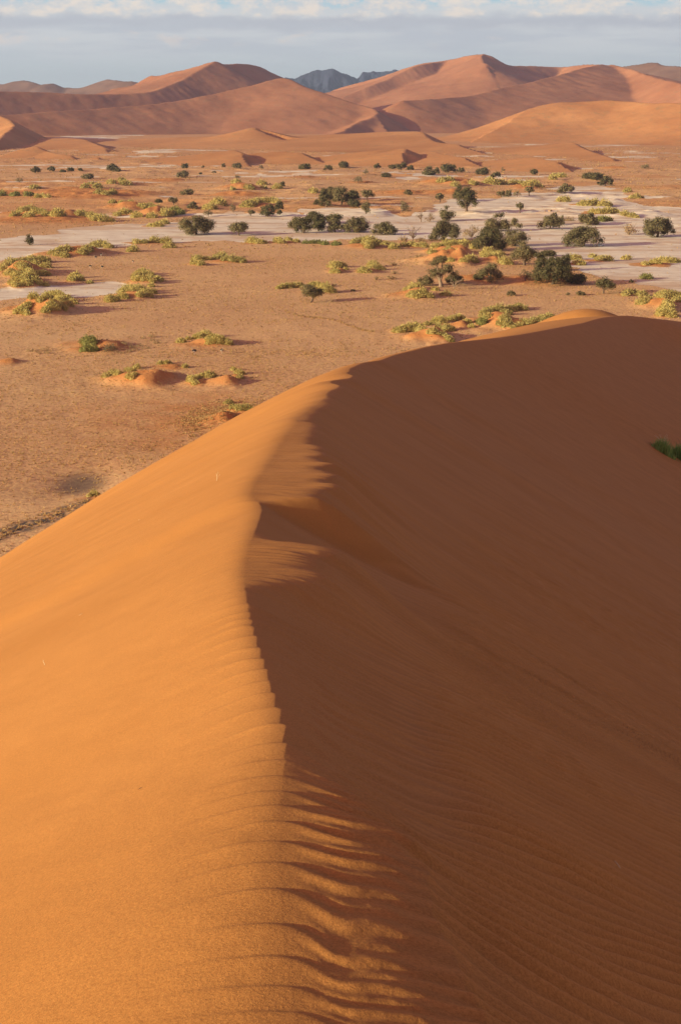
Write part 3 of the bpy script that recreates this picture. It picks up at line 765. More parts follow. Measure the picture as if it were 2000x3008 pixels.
R1 = ridge([(1780,215,8400),(1830,197,8300),(1880,190,8200),(1920,184,8100),(1950,192,8000),(2000,195,7900),(2100,190,7800),(2300,215,7800)], (.4,400,.3), (.36,400,.2))
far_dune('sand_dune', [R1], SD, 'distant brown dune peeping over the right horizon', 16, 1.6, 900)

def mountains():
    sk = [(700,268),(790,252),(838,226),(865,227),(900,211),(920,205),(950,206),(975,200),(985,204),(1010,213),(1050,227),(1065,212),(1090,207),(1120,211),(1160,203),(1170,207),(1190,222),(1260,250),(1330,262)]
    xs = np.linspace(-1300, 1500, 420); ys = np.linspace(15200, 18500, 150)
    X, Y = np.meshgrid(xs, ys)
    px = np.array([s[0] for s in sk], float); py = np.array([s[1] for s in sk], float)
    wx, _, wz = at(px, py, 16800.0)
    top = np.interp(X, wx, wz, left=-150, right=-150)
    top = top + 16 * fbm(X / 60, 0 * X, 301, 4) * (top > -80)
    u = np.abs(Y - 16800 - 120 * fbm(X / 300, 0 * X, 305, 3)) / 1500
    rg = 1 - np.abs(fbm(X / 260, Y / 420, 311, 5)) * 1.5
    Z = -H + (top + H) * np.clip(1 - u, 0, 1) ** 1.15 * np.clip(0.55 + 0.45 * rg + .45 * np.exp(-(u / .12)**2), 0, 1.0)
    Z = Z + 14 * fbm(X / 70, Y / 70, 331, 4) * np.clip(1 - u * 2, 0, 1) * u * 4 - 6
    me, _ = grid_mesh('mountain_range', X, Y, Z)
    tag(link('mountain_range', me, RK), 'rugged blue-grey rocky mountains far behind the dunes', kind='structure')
mountains()

# ------------------------------------------------------------------ trees
# zoom, x, y base, width, height (zoomed photo px), kind, label
TREES = [
 ('3',232,175,66,42,'dome','dark round tree leftmost of the far row on the left plain'),
 ('3',342,168,60,34,'dome','dark tree growing out of a pale mound in the far row at left'),
 ('3',415,172,50,24,'shrub','low dark bush right of the tree on the pale mound'),
 ('3',465,166,50,28,'dome','small dark tree right of the low dark bush in the far row'),
 ('3',528,163,36,22,'shrub','last small grey bush at the right end of the far left row'),
 ('3',738,166,92,58,'dome','biggest dark tree of the far left plain, domed with side branches'),
 ('3',775,167,46,28,'dome','low dark crown leaning on the right of the biggest far left tree'),
 ('3',575,216,85,38,'olive','broad grey-green bush below the far left row'),
 ('3',128,240,55,36,'grey','sparse grey bush at the far left below the row'),
 ('3',1222,150,58,40,'dome','dark round tree alone in the distance left of centre'),
 ('3',1205,207,85,44,'olive','broad grey-green tree on a pale streak left of centre'),
 ('3',1472,140,30,28,'shrub','small dark distant bush left of the flat grey tree'),
 ('3',1335,148,40,22,'grey','thin leafless-looking distant shrub left of centre'),
 ('3',1410,180,34,16,'shrub','tiny distant bush on the pale streak left of centre'),
 ('3',1320,186,24,14,'shrub','tiniest distant bush beside the broad grey-green tree'),
 ('3',1232,322,88,46,'olive','greyish bushy tree above the small red bank'),
 ('3',1140,390,80,55,'umb','dark round-headed tree on a short trunk above the ribbed hummock'),
 ('3',1045,374,58,28,'shrub','dark low bush left of the round-headed tree'),
 ('3',1262,412,75,52,'olive','grey-green bushy tree right of the ribbed hummock'),
 ('3',1530,432,50,60,'grey','sparse grey shrub tree standing by the yellow cushions'),
 ('3',1370,464,75,48,'grey','scrubby grey bush behind the big spreading tree'),
 ('3',1285,585,235,140,'big','big spreading dark green tree on the white pan, left of centre'),
 ('4',115,590,165,88,'umb','low umbrella tree on the white pan, right of the big spreading one'),
 ('3',192,650,60,74,'up','small upright tree alone on the white pan at far left'),
 ('4',105,148,72,36,'olive','flat grey tree in the distance left of centre'),
 ('4',262,153,35,30,'grey','faint grey shrub in the distance, centre left'),
 ('4',552,152,85,42,'dome','broad dark tree in the distance, centre'),
 ('4',704,160,56,38,'dome','dark round tree in the distance right of the broad one'),
 ('4',805,145,80,44,'dome','dark two-headed tree in the distance, centre'),
 ('4',1026,148,50,38,'dome','small dark round tree in the distance right of centre'),
 ('4',1130,150,60,34,'dome','left one of three dark trees touching in the distance'),
 ('4',1185,156,75,52,'dome','tallest, middle one of three dark trees touching in the distance'),
 ('4',1243,156,48,34,'dome','right one of three dark trees touching in the distance'),
 ('4',950,186,50,38,'grey','sparse grey shrub below the distant dark trees'),
 ('4',1085,205,80,28,'shrub','low flat dark bush on a pale streak'),
 ('4',900,238,80,44,'grey','sparse sprawling grey shrub on the far tan flat'),
 ('4',1155,100,40,22,'shrub','small grey bush close to the foot of the far dunes'),
 ('4',1365,190,95,34,'dome','low dark thicket in the right distance'),
 ('4',1365,155,50,26,'olive','small grey-green crown behind the low dark thicket'),
 ('4',1415,180,50,40,'olive','grey-green tree between the thicket and the dark distant tree'),
 ('4',1495,175,110,62,'dome','large dark tree at the right of the distant thicket'),
 ('4',398,268,40,44,'up','small dark tree right of the red notch'),
 ('4',105,214,46,24,'grey','small grey shrub above the red notch'),
 ('4',690,402,110,128,'tall','tall dark round tree at the left front of the upper grove'),
 ('4',630,385,50,36,'shrub','low dark bush at the left foot of the upper grove'),
 ('4',720,350,110,100,'olive','grey-green crown towering at the back left of the upper grove'),
 ('4',790,388,130,124,'olive','tall grey-green tree in the middle of the upper grove'),
 ('4',870,385,130,108,'tall','dark tree at the right middle of the upper grove'),
 ('4',870,404,110,50,'dome','low dark green crown at the right foot of the upper grove'),
 ('4',960,360,100,78,'umb','flat-topped umbrella tree at the right end of the upper grove'),
 ('4',952,445,65,96,'upg','grey-green column-shaped tree in front of the upper grove'),
 ('4',1190,442,115,82,'grey','sparse leafy grey tree on the pan right of the column-shaped tree'),
 ('4',1436,372,82,62,'umb','dark umbrella tree on a short trunk left of the two-storey tree'),
 ('4',1228,320,60,42,'olive','small grey tree above the pan, right of the groves'),
 ('4',305,465,105,90,'tall','dark tree among yellow cushions left of the double grove'),
 ('4',382,420,62,64,'tall','smaller dark tree touching the one among yellow cushions'),
 ('4',385,455,50,34,'shrub','dark low bush at the right foot of the cushion tree'),
 ('4',195,462,62,44,'umb','small umbrella tree left of the tree among yellow cushions'),
 ('4',78,438,48,62,'grey','slender grey tree on the far bank of the pan'),
 ('4',480,540,100,92,'olive','grey-green tree at the left end of the front grove'),
 ('4',540,574,140,118,'tall','large grey-green tree second from the left in the front grove'),
 ('4',612,510,130,86,'dome','dark flat crown at the back of the front grove'),
 ('4',640,560,130,100,'tall','dark central tree of the front grove'),
 ('4',735,510,120,84,'dome','dark round crown at the back right of the front grove'),
 ('4',748,568,115,92,'olive','silvery lower tree at the front of the front grove'),
 ('4',880,568,175,108,'big','wide silvery green tree at the right end of the front grove'),
 ('4',1075,585,160,86,'big','round silvery green tree alone right of the front grove'),
 ('4',1262,622,85,88,'bare','bare dead tree with a leaning trunk left of the big dark tree'),
 ('4',1312,497,62,74,'bare','thin bare tree on the pan behind the dead one'),
 ('4',1195,628,70,50,'dry','pale dry bush at the left foot of the bare dead tree'),
 ('4',1370,500,75,58,'dry','pale dry shrub right of the thin bare tree'),
 ('4',1480,492,120,96,'olive','olive tree behind the big dark tree'),
 ('4',1470,622,210,135,'big','big dark tree beside the bare dead tree'),
 ('4',1310,628,80,26,'dry','dry brush on the ground between dead tree and big dark tree'),
 ('5',105,360,95,100,'tall','upper crown of the tall two-storey tree'),
 ('5',160,447,150,160,'tall','lower and wider half of the two-storey tree on the pan'),
 ('5',508,438,66,70,'umb','little umbrella tree on a thin trunk by the sandy track'),
 ('5',185,115,36,22,'shrub','small distant bush on a pale mound, right of centre'),
 ('5',120,170,50,32,'olive','grey distant bush left of the dark distant thicket at right'),
 ('5',265,188,92,52,'dome','dark distant thicket on the flats right of centre'),
 ('5',350,208,66,38,'dome','dark green bush at the right end of the distant thicket'),
 ('5',395,168,36,32,'grey','small grey tree right of the distant thicket'),
 ('5',592,187,64,40,'dome','bright green round tree alone on the far right flats'),
 ('5',538,116,26,18,'shrub','tiny dark bush near the far slip faces at right'),
 ('5',985,222,140,42,'dome','long dark thicket on the right-hand flats'),
 ('5',1075,263,92,66,'dome','dark tree at the right end of the long thicket'),
 ('5',1030,250,40,20,'shrub','small bush under the long thicket'),
 ('5',1330,150,70,30,'grey','faint grey shrubs on the far right flats'),
 ('5',385,335,58,50,'olive','left of three small trees in front of the red dune'),
 ('5',430,332,52,54,'olive','middle of three small trees in front of the red dune'),
 ('5',490,332,56,46,'grey','right, greyest of three small trees in front of the red dune'),
 ('5',570,326,72,68,'umb','dark round tree on a trunk right of the three small trees'),
 ('5',808,316,112,72,'big','round grey-green tree at the start of the vehicle tracks'),
 ('5',710,547,150,86,'olive','open olive tree below the hut with a leaning stem'),
 ('5',735,480,56,50,'olive','tall thin crown sticking up from the open olive tree'),
 ('5',780,520,46,66,'olive','narrow crown at the right side of the open olive tree'),
 ('5',955,522,132,88,'big','dark olive tree with a rounded crown above the parked car tree'),
 ('5',930,662,228,136,'big','largest domed tree on the pan with a white car parked under it'),
 ('5',1230,586,112,88,'dry','pale leafless-looking tree on the pan left of the right-edge tree'),
 ('5',1420,602,192,142,'big','big two-headed tree on the pan near the right edge'),
 ('5',365,560,145,112,'olive','tall grey tree behind the darkest tree'),
 ('5',470,530,60,56,'olive','small grey crown right behind the tall grey tree'),
 ('5',480,658,150,138,'olive','grey tree with a visible trunk and hanging dead leaves, right of the darkest tree'),
 ('5',310,695,235,150,'bigd','darkest, widest tree at the edge of the red hummock'),
 ('5',190,602,110,82,'dry','pale dry shrubs between the two big dark trees'),
 ('8',540,228,170,155,'olive','grey-green tree leaning over the right shoulder of the red hummock'),
 ('8',640,232,110,96,'tall','dark green tree touching the one over the red shoulder'),
 ('8',690,165,110,36,'shrub','low dark branches trailing onto the pan from the hummock trees'),
 ('8',730,358,240,180,'bigd','large dark green tree on the slope behind the dune tip'),
 ('8',800,260,110,110,'tall','dark pointed crown at the top of the large slope tree'),
 ('8',880,348,140,66,'dome','low dark green crown at the right end of the large slope tree'),
 ('8',1060,415,150,102,'umbd','round dark tree on a short trunk near the right-hand pan'),
 ('8',315,338,145,132,'olive','grey-olive tree on the red slope left of the large slope tree'),
 ('8',240,322,80,40,'shrub','dark bush at the left foot of the grey-olive slope tree'),
 ('8',545,328,110,76,'grey','grey twiggy tree between the two slope trees'),
 ('7',1450,372,200,215,'old','old tree with a pale bare trunk and open top on the red sand'),
 ('7',1345,358,110,64,'olive','low grey-green bush at the left of the old pale-trunked tree'),
 ('7',1545,350,120,84,'dome','dark green bush against the right of the old pale-trunked tree'),
 ('7',1530,380,110,70,'bare','tangle of bare arching branches right of the pale trunk'),
 ('7',590,472,165,115,'umb','lone umbrella tree on the tan plain with a long shadow'),
 ('8',450,422,50,34,'olive','small round shrub on the tan flat in front of the slope trees'),
 ('8',905,422,60,28,'olive','small grey shrub left of the round dark tree'),
 ('8',825,420,46,18,'grey','smallest pale shrub left of the round dark tree'),
 ('8',1238,336,34,20,'olive','tiny bush on the shaded right-hand pan'),
 ('7',1300,178,60,28,'dry','dry brown bush alone left of the red hummock'),
 ('7',740,360,40,16,'dry','little brown bush behind the lone umbrella tree'),
 ('7',865,394,30,14,'shrub','tiny dark bush in the shadow right of the umbrella tree'),
 ('7',1135,225,50,18,'dry','small brown bush right of the twin-mounded cushion bush'),
 ('7',1140,280,46,24,'dry','yellowish dry bush below the small brown bush'),
 ('7',1020,320,40,24,'dry','dry tuft left of the old tree on the pebbly sand'),
 ('7',1120,318,80,22,'dry','row of dry brush left of the old pale-trunked tree'),
]

def leaf_cloud(rng, lobes, size, cover=1.5, spike=False, squash=True):
    """many small leaf-clump faces spread through the outer volume of lobes (cx,cy,cz,rx,ry,rz)"""
    Vs, T = [], []
    for cx, cy, cz, rx, ry, rz in lobes:
        area = 4 * math.pi * ((rx * ry) ** 1.6 / 3 + (rx * rz) ** 1.6 / 3 + (ry * rz) ** 1.6 / 3) ** (1 / 1.6)
        n = max(14, int(cover * area / size**2))
        u = rng.normal(size=(n, 3)); u /= np.linalg.norm(u, axis=1)[:, None]
        lump = 1 + 0.30 * vn(u[:, 0] * 2.2 + cx, u[:, 1] * 2.2 + u[:, 2] * 1.7 + cy, 3) + .12 * rng.normal(size=n)
        rad = np.where(rng.random(n) < .8, rng.uniform(.82, 1.05, n), rng.uniform(.35, .85, n)) * lump
        p = u * rad[:, None] * np.array([rx, ry, rz]) + np.array([cx, cy, cz])
        nrm = u / np.array([rx, ry, rz]); nrm /= np.linalg.norm(nrm, axis=1)[:, None]
        nrm = nrm + rng.normal(size=(n, 3)) * .55; nrm /= np.linalg.norm(nrm, axis=1)[:, None]
        a = np.cross(nrm, rng.normal(size=(n, 3))); a /= np.linalg.norm(a, axis=1)[:, None] + 1e-9
        b = np.cross(nrm, a)
        s = size * rng.uniform(.45, 1.0, (n, 1))
        if spike:
            out = nrm * 0.8 + np.array([0, 0, .35])
            w = s * .42
            tri = np.stack([p - a * w, p + a * w, p + out * s * 1.25 + a * w * .3, p + out * s * 1.1 - a * w * .2], 1)
        else:
            j = lambda: rng.uniform(.55, 1.25, (n, 1))
            tri = np.stack([p - a * s * .7 * j(), p - b * s * .6 * j(), p + a * s * .7 * j(), p + b * s * .6 * j()], 1)
        Vs.append(tri.reshape(-1, 3))
        t = np.clip(rng.uniform(0, 1) * .35 + rng.random(n) * .65, 0, 1)
        T.append(np.repeat(t, 4))
    V = np.concatenate(Vs); T = np.concatenate(T)
    return V, np.arange(len(V)).reshape(-1, 4), T

def core_cloud(lobes, k=.86, nu=12, nv=7):
    Vs, Fs = [], []; o = 0
    for cx, cy, cz, rx, ry, rz in lobes:
        th = np.linspace(0, 2 * math.pi, nu, endpoint=False); ph = np.linspace(-1.0, 1.52, nv)
        PH, TH = np.meshgrid(ph, th, indexing='ij')
        lump = k * (1 + .25 * vn(np.cos(TH) * 1.9 + cx, np.sin(TH) * 1.9 + PH * 2 + cy, 3))
        V = np.stack([cx + rx * lump * np.cos(PH) * np.cos(TH), cy + ry * lump * np.cos(PH) * np.sin(TH), cz + rz * lump * np.sin(PH)], -1).reshape(-1, 3)
        i = np.arange(nu * nv).reshape(nv, nu); i2 = np.roll(i, -1, 1)
        Fs.append(np.stack([i[:-1], i2[:-1], i2[1:], i[1:]], -1).reshape(-1, 4) + o); o += nu * nv
        Vs.append(V)
    return np.concatenate(Vs), np.concatenate(Fs)

def tubes(paths, sides=7):
    """paths: list of [(x,y,z,r), ...]"""
    Vs, Fs = [], []; o = 0
    th = np.linspace(0, 2 * math.pi, sides, endpoint=False)
    for P in paths:
        P = np.asarray(P, float); n = len(P)
        tg = np.gradient(P[:, :3], axis=0); tg /= np.linalg.norm(tg, axis=1)[:, None] + 1e-9
        ref = np.array([0.3, 1, 0.1]); a = np.cross(tg, ref); a /= np.linalg.norm(a, axis=1)[:, None] + 1e-9
        b = np.cross(tg, a)
        V = P[:, None, :3] + P[:, None, 3:4] * (a[:, None] * np.cos(th)[None, :, None] + b[:, None] * np.sin(th)[None, :, None])
        i = np.arange(n * sides).reshape(n, sides); i2 = np.roll(i, -1, 1)
        Fs.append(np.stack([i[:-1], i2[:-1], i2[1:], i[1:]], -1).reshape(-1, 4) + o)
        Vs.append(V.reshape(-1, 3)); o += n * sides
    return np.concatenate(Vs), np.concatenate(Fs)

def limb(rng, p0, p1, r0, r1, n=6, wig=.12):
    p0 = np.array(p0, float); p1 = np.array(p1, float); L = np.linalg.norm(p1 - p0)
    t = np.linspace(0, 1, n)
    P = p0 + (p1 - p0) * t[:, None] + rng.normal(size=(n, 3)) * wig * L * .35 * (t * (1 - t) * 4)[:, None]
    P[:, 2] += L * .10 * np.sin(t * math.pi)
    return np.column_stack([P, r0 + (r1 - r0) * t])

def make_tree(x, y, z, w, h, kind, label, group, seed, dist):
    rng = np.random.default_rng(seed)
    names = {'shrub': ('thorn_bush', 'bush'), 'dry': ('dry_bush', 'bush'), 'bare': ('dead_tree', 'tree'), 'grey': ('thorn_tree', 'tree')}
    nm, cat = names.get(kind, ('thorn_tree', 'tree'))
    root = empty(nm, (x, y, z - .05)); tag(root, label, cat, group)
    size = float(np.clip(dist * 0.00078, .36, 1.6)) * (.9 if kind != 'grey' else .75)
    R = w / 2
    if kind in ('umb', 'umbd'): cb, n, rr = .20 * h, 15, .31
    elif kind in ('up', 'upg'): cb, n, rr = .06 * h, 8, .60
    elif kind == 'tall': cb, n, rr = .03 * h, 20, .31
    elif kind in ('big', 'bigd'): cb, n, rr = .02 * h, 32, .23
    elif kind == 'old': cb, n, rr = .22 * h, 22, .25
    elif kind == 'grey': cb, n, rr = .10 * h, 9, .33
    elif kind == 'dry': cb, n, rr = .05 * h, 8, .36
    else: cb, n, rr = .02 * h, 15, .32
    lobes = []
    ch = h - cb
    for i in range(n):
        # centres fill a dome
        for _ in range(30):
            q = rng.uniform(-1, 1, 3); q[2] = rng.uniform(0, 1)
            if q[0]**2 + q[1]**2 + q[2]**2 < 1 and (kind not in ('umb', 'umbd') or q[2] > .2) and q[0]**2 + q[1]**2 + q[2]**2 > .25: break
        lr = R * rr * rng.uniform(.75, 1.2)
        lz = min(lr * .85, ch * .5)
        lobes.append((q[0] * (R - lr), q[1] * (R - lr) * .85, cb + lz * .75 + q[2] * max(ch - lz * 1.7, 0.05), lr, lr, lz))
    if kind == 'old':
        lobes = [(l[0] * .9, l[1], l[2], l[3], l[4], l[5] * .8) for l in lobes]
    # trunk with limbs
    tr = .045 * h + .03 * R * .5
    if kind not in ('dry', 'shrub'):
        fork = np.array([rng.normal() * .05 * R, rng.normal() * .05 * R, max(cb * .8, .22 * h)])
        paths = [limb(rng, (0, 0, -.3), fork, tr, tr * .8, 6, .1)]
        paths[0][0, 3] *= 1.4
        tg = [l[:3] for l in lobes[:min(len(lobes), 7)]]
        if kind == 'bare':
            tg = [(rng.uniform(-R, R), rng.uniform(-R, R) * .7, rng.uniform(.45, 1.0) * h) for _ in range(9)]
        for q in tg:
            paths.append(limb(rng, fork * rng.uniform(.75, 1), q, tr * .55, tr * .14, 6, .2))
        if kind == 'bare':
            for lp in list(paths[1:]):
                for k in range(7):
                    st = lp[rng.integers(2, 6), :3]; dr = rng.normal(size=3); dr[2] = abs(dr[2]) * .6 - .25
                    paths.append(limb(rng, st, st + dr * h * .17, tr * .16, tr * .06, 6, .3))
        V, Fc = tubes(paths)
        pale = kind in ('old', 'bare', 'dry')
        link('trunk', mesh_from('trunk', V, Fc, True), M['bark_pale' if pale else 'bark'], root)
    else:
        paths = []
        for i in range(9 if kind == 'shrub' else 16):
            a = rng.uniform(0, 2 * math.pi); e = rng.uniform(.5, .95)
            paths.append(limb(rng, (0, 0, -.1), (math.cos(a) * R * e, math.sin(a) * R * e * .8, h * rng.uniform(.4, .95)), .05 + .015 * h, .02, 5, .2))
        V, Fc = tubes(paths, 5)
        link('stems', mesh_from('stems', V, Fc, True), M['bark_pale' if kind == 'dry' else 'bark'], root)
    if kind == 'bare':
        return root
    cover = {'grey': .75, 'dry': .45, 'old': .95}.get(kind, 1.15)
    V, Fc, T = leaf_cloud(rng, lobes, size, cover)
    V[:, 2] = np.maximum(V[:, 2], .02)
    mat = {'grey': 'leaf_grey', 'dry': 'leaf_dry', 'olive': 'leaf_olive', 'old': 'leaf_olive', 'upg': 'leaf_olive', 'big': 'leaf_olive', 'umb': 'leaf_olive'}.get(kind, 'leaf_dark')
    if kind in ('olive', 'old', 'big', 'tall', 'dome', 'bigd', 'umb', 'umbd', 'up', 'upg', 'shrub'):
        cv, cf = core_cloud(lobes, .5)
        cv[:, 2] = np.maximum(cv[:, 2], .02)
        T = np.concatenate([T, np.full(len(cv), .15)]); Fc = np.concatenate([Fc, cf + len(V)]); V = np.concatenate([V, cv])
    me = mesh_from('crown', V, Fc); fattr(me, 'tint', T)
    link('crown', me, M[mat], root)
    return root

for i, (zz, x, yb, w, h, kind, lab) in enumerate(TREES):
    px, py = zp(zz, x, yb)
    X, Y, Z = (float(v[0]) for v in on_plain(px, py))
    d = math.hypot(Y, H)
    s = d / F / ZO[zz][2]
    if kind != 'bare' and w * s > 4: Y += w * s * .28           # the front of the crown stands at the base line
    Z = float(plain_z(np.array([X]), np.array([Y]))[0])
    grp = {'bare': 'bare dead trees', 'dry': 'dry brown bushes', 'shrub': 'low thorn bushes'}.get(kind, 'thorn trees on the plain')
    big = 1.08 if (zz in '78' or (zz == '5' and yb > 540)) else 1.0
    make_tree(X, Y, Z, w * s * (1.24 if kind in ('olive', 'big', 'tall', 'dome', 'bigd') else 1.12) * big, h * s * 1.07 * big, kind, lab, grp, 1000 + i, d)

# ------------------------------------------------------------------ cushion bushes
for i, (zz, lab, cc, hf, bl) in enumerate(BUSHES):
    rng = np.random.default_rng(3000 + i)
    xs = np.array([b[0] for b in bl], float); ys = np.array([b[1] for b in bl], float); rr = np.array([b[2] for b in bl], float)
    k = ZO[zz]
    X, Y, Z = on_plain(k[0] + xs / k[2], k[1] + (ys) / k[2])
    sc = np.hypot(Y, H) / F / k[2]
    rad = rr * sc * 1.30
    ox, oy, oz = float(X.mean()), float(Y.mean()), float(Z.min())
    lobes = []
    for x, y, z, r in zip(X, Y, Z, rad):
        zc = z - oz - .1 * r
        lobes.append((x - ox, y - oy + r * .4, zc + .15 * r, r * 1.05, r * 1.05, r * rng.uniform(.78, .98)))
        for q in range(3):
            a = rng.uniform(0, 2 * math.pi)
            xx = x + math.cos(a) * r * .7; yy = y + r * .4 + math.sin(a) * r * .7
            gz = float(plain_z(np.array([xx]), np.array([yy]))[0])
            lobes.append((xx - ox, yy - oy, gz - oz, r * .62, r * .62, r * rng.uniform(.45, .65)))
    for i1 in range(len(bl)):                                  # fill between neighbouring cushions so they read as one mat
        for i2 in range(i1):
            dd_ = math.hypot(X[i1] - X[i2], Y[i1] - Y[i2]); rm_ = .5 * (rad[i1] + rad[i2])
            if rm_ * .8 < dd_ < rm_ * 2.6:
                xx = .5 * (X[i1] + X[i2]); yy = .5 * (Y[i1] + Y[i2]) + rm_ * .3
                gz = float(plain_z(np.array([xx]), np.array([yy]))[0])
                lobes.append((xx - ox, yy - oy, gz - oz, rm_ * .8, rm_ * .8, rm_ * .62))
    dist = float(np.hypot(Y.mean(), H))
    size = float(np.clip(dist * .00072, .26, 1.3))
    if cc in 'dy': V, Fc, T = leaf_cloud(rng, lobes, size * .8, .55)
    else:
        V, Fc, T = leaf_cloud(rng, lobes, size * 1.12, 2.8, True)
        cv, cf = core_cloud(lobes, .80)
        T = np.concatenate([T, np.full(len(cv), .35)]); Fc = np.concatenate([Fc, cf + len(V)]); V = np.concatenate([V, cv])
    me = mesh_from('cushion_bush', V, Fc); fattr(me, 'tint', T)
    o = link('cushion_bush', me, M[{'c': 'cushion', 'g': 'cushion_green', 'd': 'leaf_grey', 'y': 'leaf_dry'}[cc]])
    o.location = (ox, oy, oz)
    tag(o, lab, 'bush', 'cushion bushes on the sandy hummocks')

# ------------------------------------------------------------------ dry grass tufts (uncountable)
def grass():
    rng = np.random.default_rng(11)
    PX, PY, SZ = [], [], []
    def scatter(n, d0, d1, s0, s1, fn=None, wid=.27):
        d = np.sqrt(rng.uniform(d0**2, d1**2, n)); x = d * rng.uniform(-wid, wid, n)
        den = 0.5 + 0.9 * fbm(x / 40, d / 40, 401, 3) + .5 * fbm(x / 7, d / 7, 411, 2)
        ok = rng.random(n) < np.clip(den, .06, 1)
        pm = pan_mask(x, d); ok &= (pm < .5) | (rng.random(n) < .06)
        bx, by = F * x / d + CX, CY + F * np.tan(np.arctan(H / d) - PITCH)
        ok &= ~((bx < 340) & (np.abs(by - (1572 - .368 * bx)) < 22))
        PX.append(x[ok]); PY.append(d[ok]); SZ.append(rng.uniform(s0, s1, ok.sum()))
    scatter(46000, 255, 520, .18, .40)
    scatter(38000, 500, 900, .25, .55)
    scatter(30000, 900, 1700, .35, 1.0)
    scatter(24000, 1700, 3400, .6, 1.8)
    # dense dark band of tufts at the foot of the dune, lower left
    n = 260; t = rng.random(n)
    x, y = at_z(-40 + 400 * t, 1588 - 150 * t + rng.normal(size=n) * 11); PX.append(x); PY.append(y); SZ.append(rng.uniform(.25, .5, n))
    # animal path picked out by tufts
    n = 240; t = rng.random(n)
    x, y = at_z(835 + 265 * t, 912 + 62 * t + 5 * np.sin(t * 9) + rng.normal(size=n) * 1.2); PX.append(x); PY.append(y); SZ.append(rng.uniform(.3, .6, n))
    # clods of earth and tufts below the red mounds
    n = 1500; t = rng.random(n)
    x, y = at_z(540 + 200 * t + rng.normal(size=n) * 30, 1250 - 60 * t + rng.normal(size=n) * 22); PX.append(x); PY.append(y); SZ.append(rng.uniform(.2, .5, n))
    x = np.concatenate(PX); y = np.concatenate(PY); s = np.concatenate(SZ)
    z = plain_z(x, y) - .03
    n = len(x); B = 6
    ang = rng.uniform(0, 2 * math.pi, (n, B)); lean = rng.uniform(.25, 1.0, (n, B)); hh = s[:, None] * rng.uniform(.6, 1.2, (n, B))
    ca, sa = np.cos(ang), np.sin(ang)
    w = s[:, None] * .34
    c = np.stack([x, y, z], -1)[:, None, :]
    off = np.stack([ca, sa, 0 * ca], -1) * (s[:, None] * .25)[..., None]
    side = np.stack([-sa, ca, 0 * ca], -1) * w[..., None]
    tip = np.stack([ca * lean * hh, sa * lean * hh, hh], -1)
    tri = np.stack([c + off - side, c + off + side, c + off + tip], 2).reshape(-1, 3)
    me = mesh_from('dry_grass', tri, np.arange(len(tri)).reshape(-1, 3))
    t = np.repeat(rng.random(n) * .7 + .15, B * 3)
    fattr(me, 'tint', t)
    tag(link('dry_grass', me, M['tuft']), 'short dry yellow grass tufts scattered over the tan plain', kind='stuff')
grass()

# ------------------------------------------------------------------ skin helper for figures and animals
def skin_mesh(name, pts, edges, radii, sub=2):
    me = bpy.data.meshes.new(name)
    me.from_pydata([tuple(p) for p in pts], edges, [])
    o = bpy.data.objects.new(name, me); COL.objects.link(o)
    md = o.modifiers.new('skin', 'SKIN')
    for i, v in enumerate(me.skin_vertices[0].data):
        r = radii[i]; v.radius = (r, r) if not isinstance(r, tuple) else r
        v.use_root = (i == 0)
    md.use_smooth_shade = True
    o.modifiers.new('sub', 'SUBSURF').levels = sub
    dg = bpy.context.evaluated_depsgraph_get()
    nm = bpy.data.meshes.new_from_object(o.evaluated_get(dg))
    bpy.data.objects.remove(o); bpy.data.meshes.remove(me)
    nm.name = name
    return nm

M['plumage'] = plain_mat('black_plumage', (0.012, 0.011, 0.011))
M['white_feather'] = plain_mat('white_feathers', (0.80, 0.76, 0.70))
M['ostrich_skin'] = plain_mat('ostrich_skin', (0.62, 0.46, 0.36))

def ostrich_meshes():
    # facing -x, feet at z = 0 ; body, bare neck and legs in one skin
    pts = [(0, 0, 1.20), (-.38, 0, 1.25), (.40, 0, 1.22), (-.55, 0, 1.42), (-.62, 0, 1.75), (-.60, 0, 2.02), (-.70, 0, 2.14), (-.84, 0, 2.10),
           (.02, .16, .98), (.08, .17, .72), (.16, .17, .46), (.05, .17, .05), (-.14, .17, .03),
           (.02, -.16, .98), (.04, -.17, .72), (.14, -.17, .46), (-.02, -.17, .05), (-.20, -.17, .03)]
    ed = [(0, 1), (0, 2), (1, 3), (3, 4), (4, 5), (5, 6), (6, 7), (0, 8), (8, 9), (9, 10), (10, 11), (11, 12), (0, 13), (13, 14), (14, 15), (15, 16), (16, 17)]
    rad = [.36, .27, .26, .10, .06, .055, .085, .035, .17, .10, .05, .04, .04, .17, .10, .05, .04, .04]
    body = skin_mesh('ostrich', pts, ed, rad)
    # plumage: shaggy shell around the trunk
    rng = np.random.default_rng(5)
    V, Fc, T = leaf_cloud(rng, [(0, 0, 1.27, .56, .40, .38), (-.30, 0, 1.30, .30, .30, .28), (.30, 0, 1.28, .36, .32, .30)], .16, 3.0)
    plum = mesh_from('plumage', V, Fc)
    V, Fc, T = leaf_cloud(rng, [(.62, 0, 1.30, .16, .14, .16), (-.10, .40, 1.08, .22, .07, .12), (-.10, -.40, 1.08, .22, .07, .12)], .12, 3.0)
    wf = mesh_from('wing_tips', V, Fc)
    for m_, k in ((body, 'ostrich_skin'), (plum, 'plumage'), (wf, 'white_feather')): m_.materials.append(M[k])
    return body, plum, wf
OB, OP, OW = ostrich_meshes()
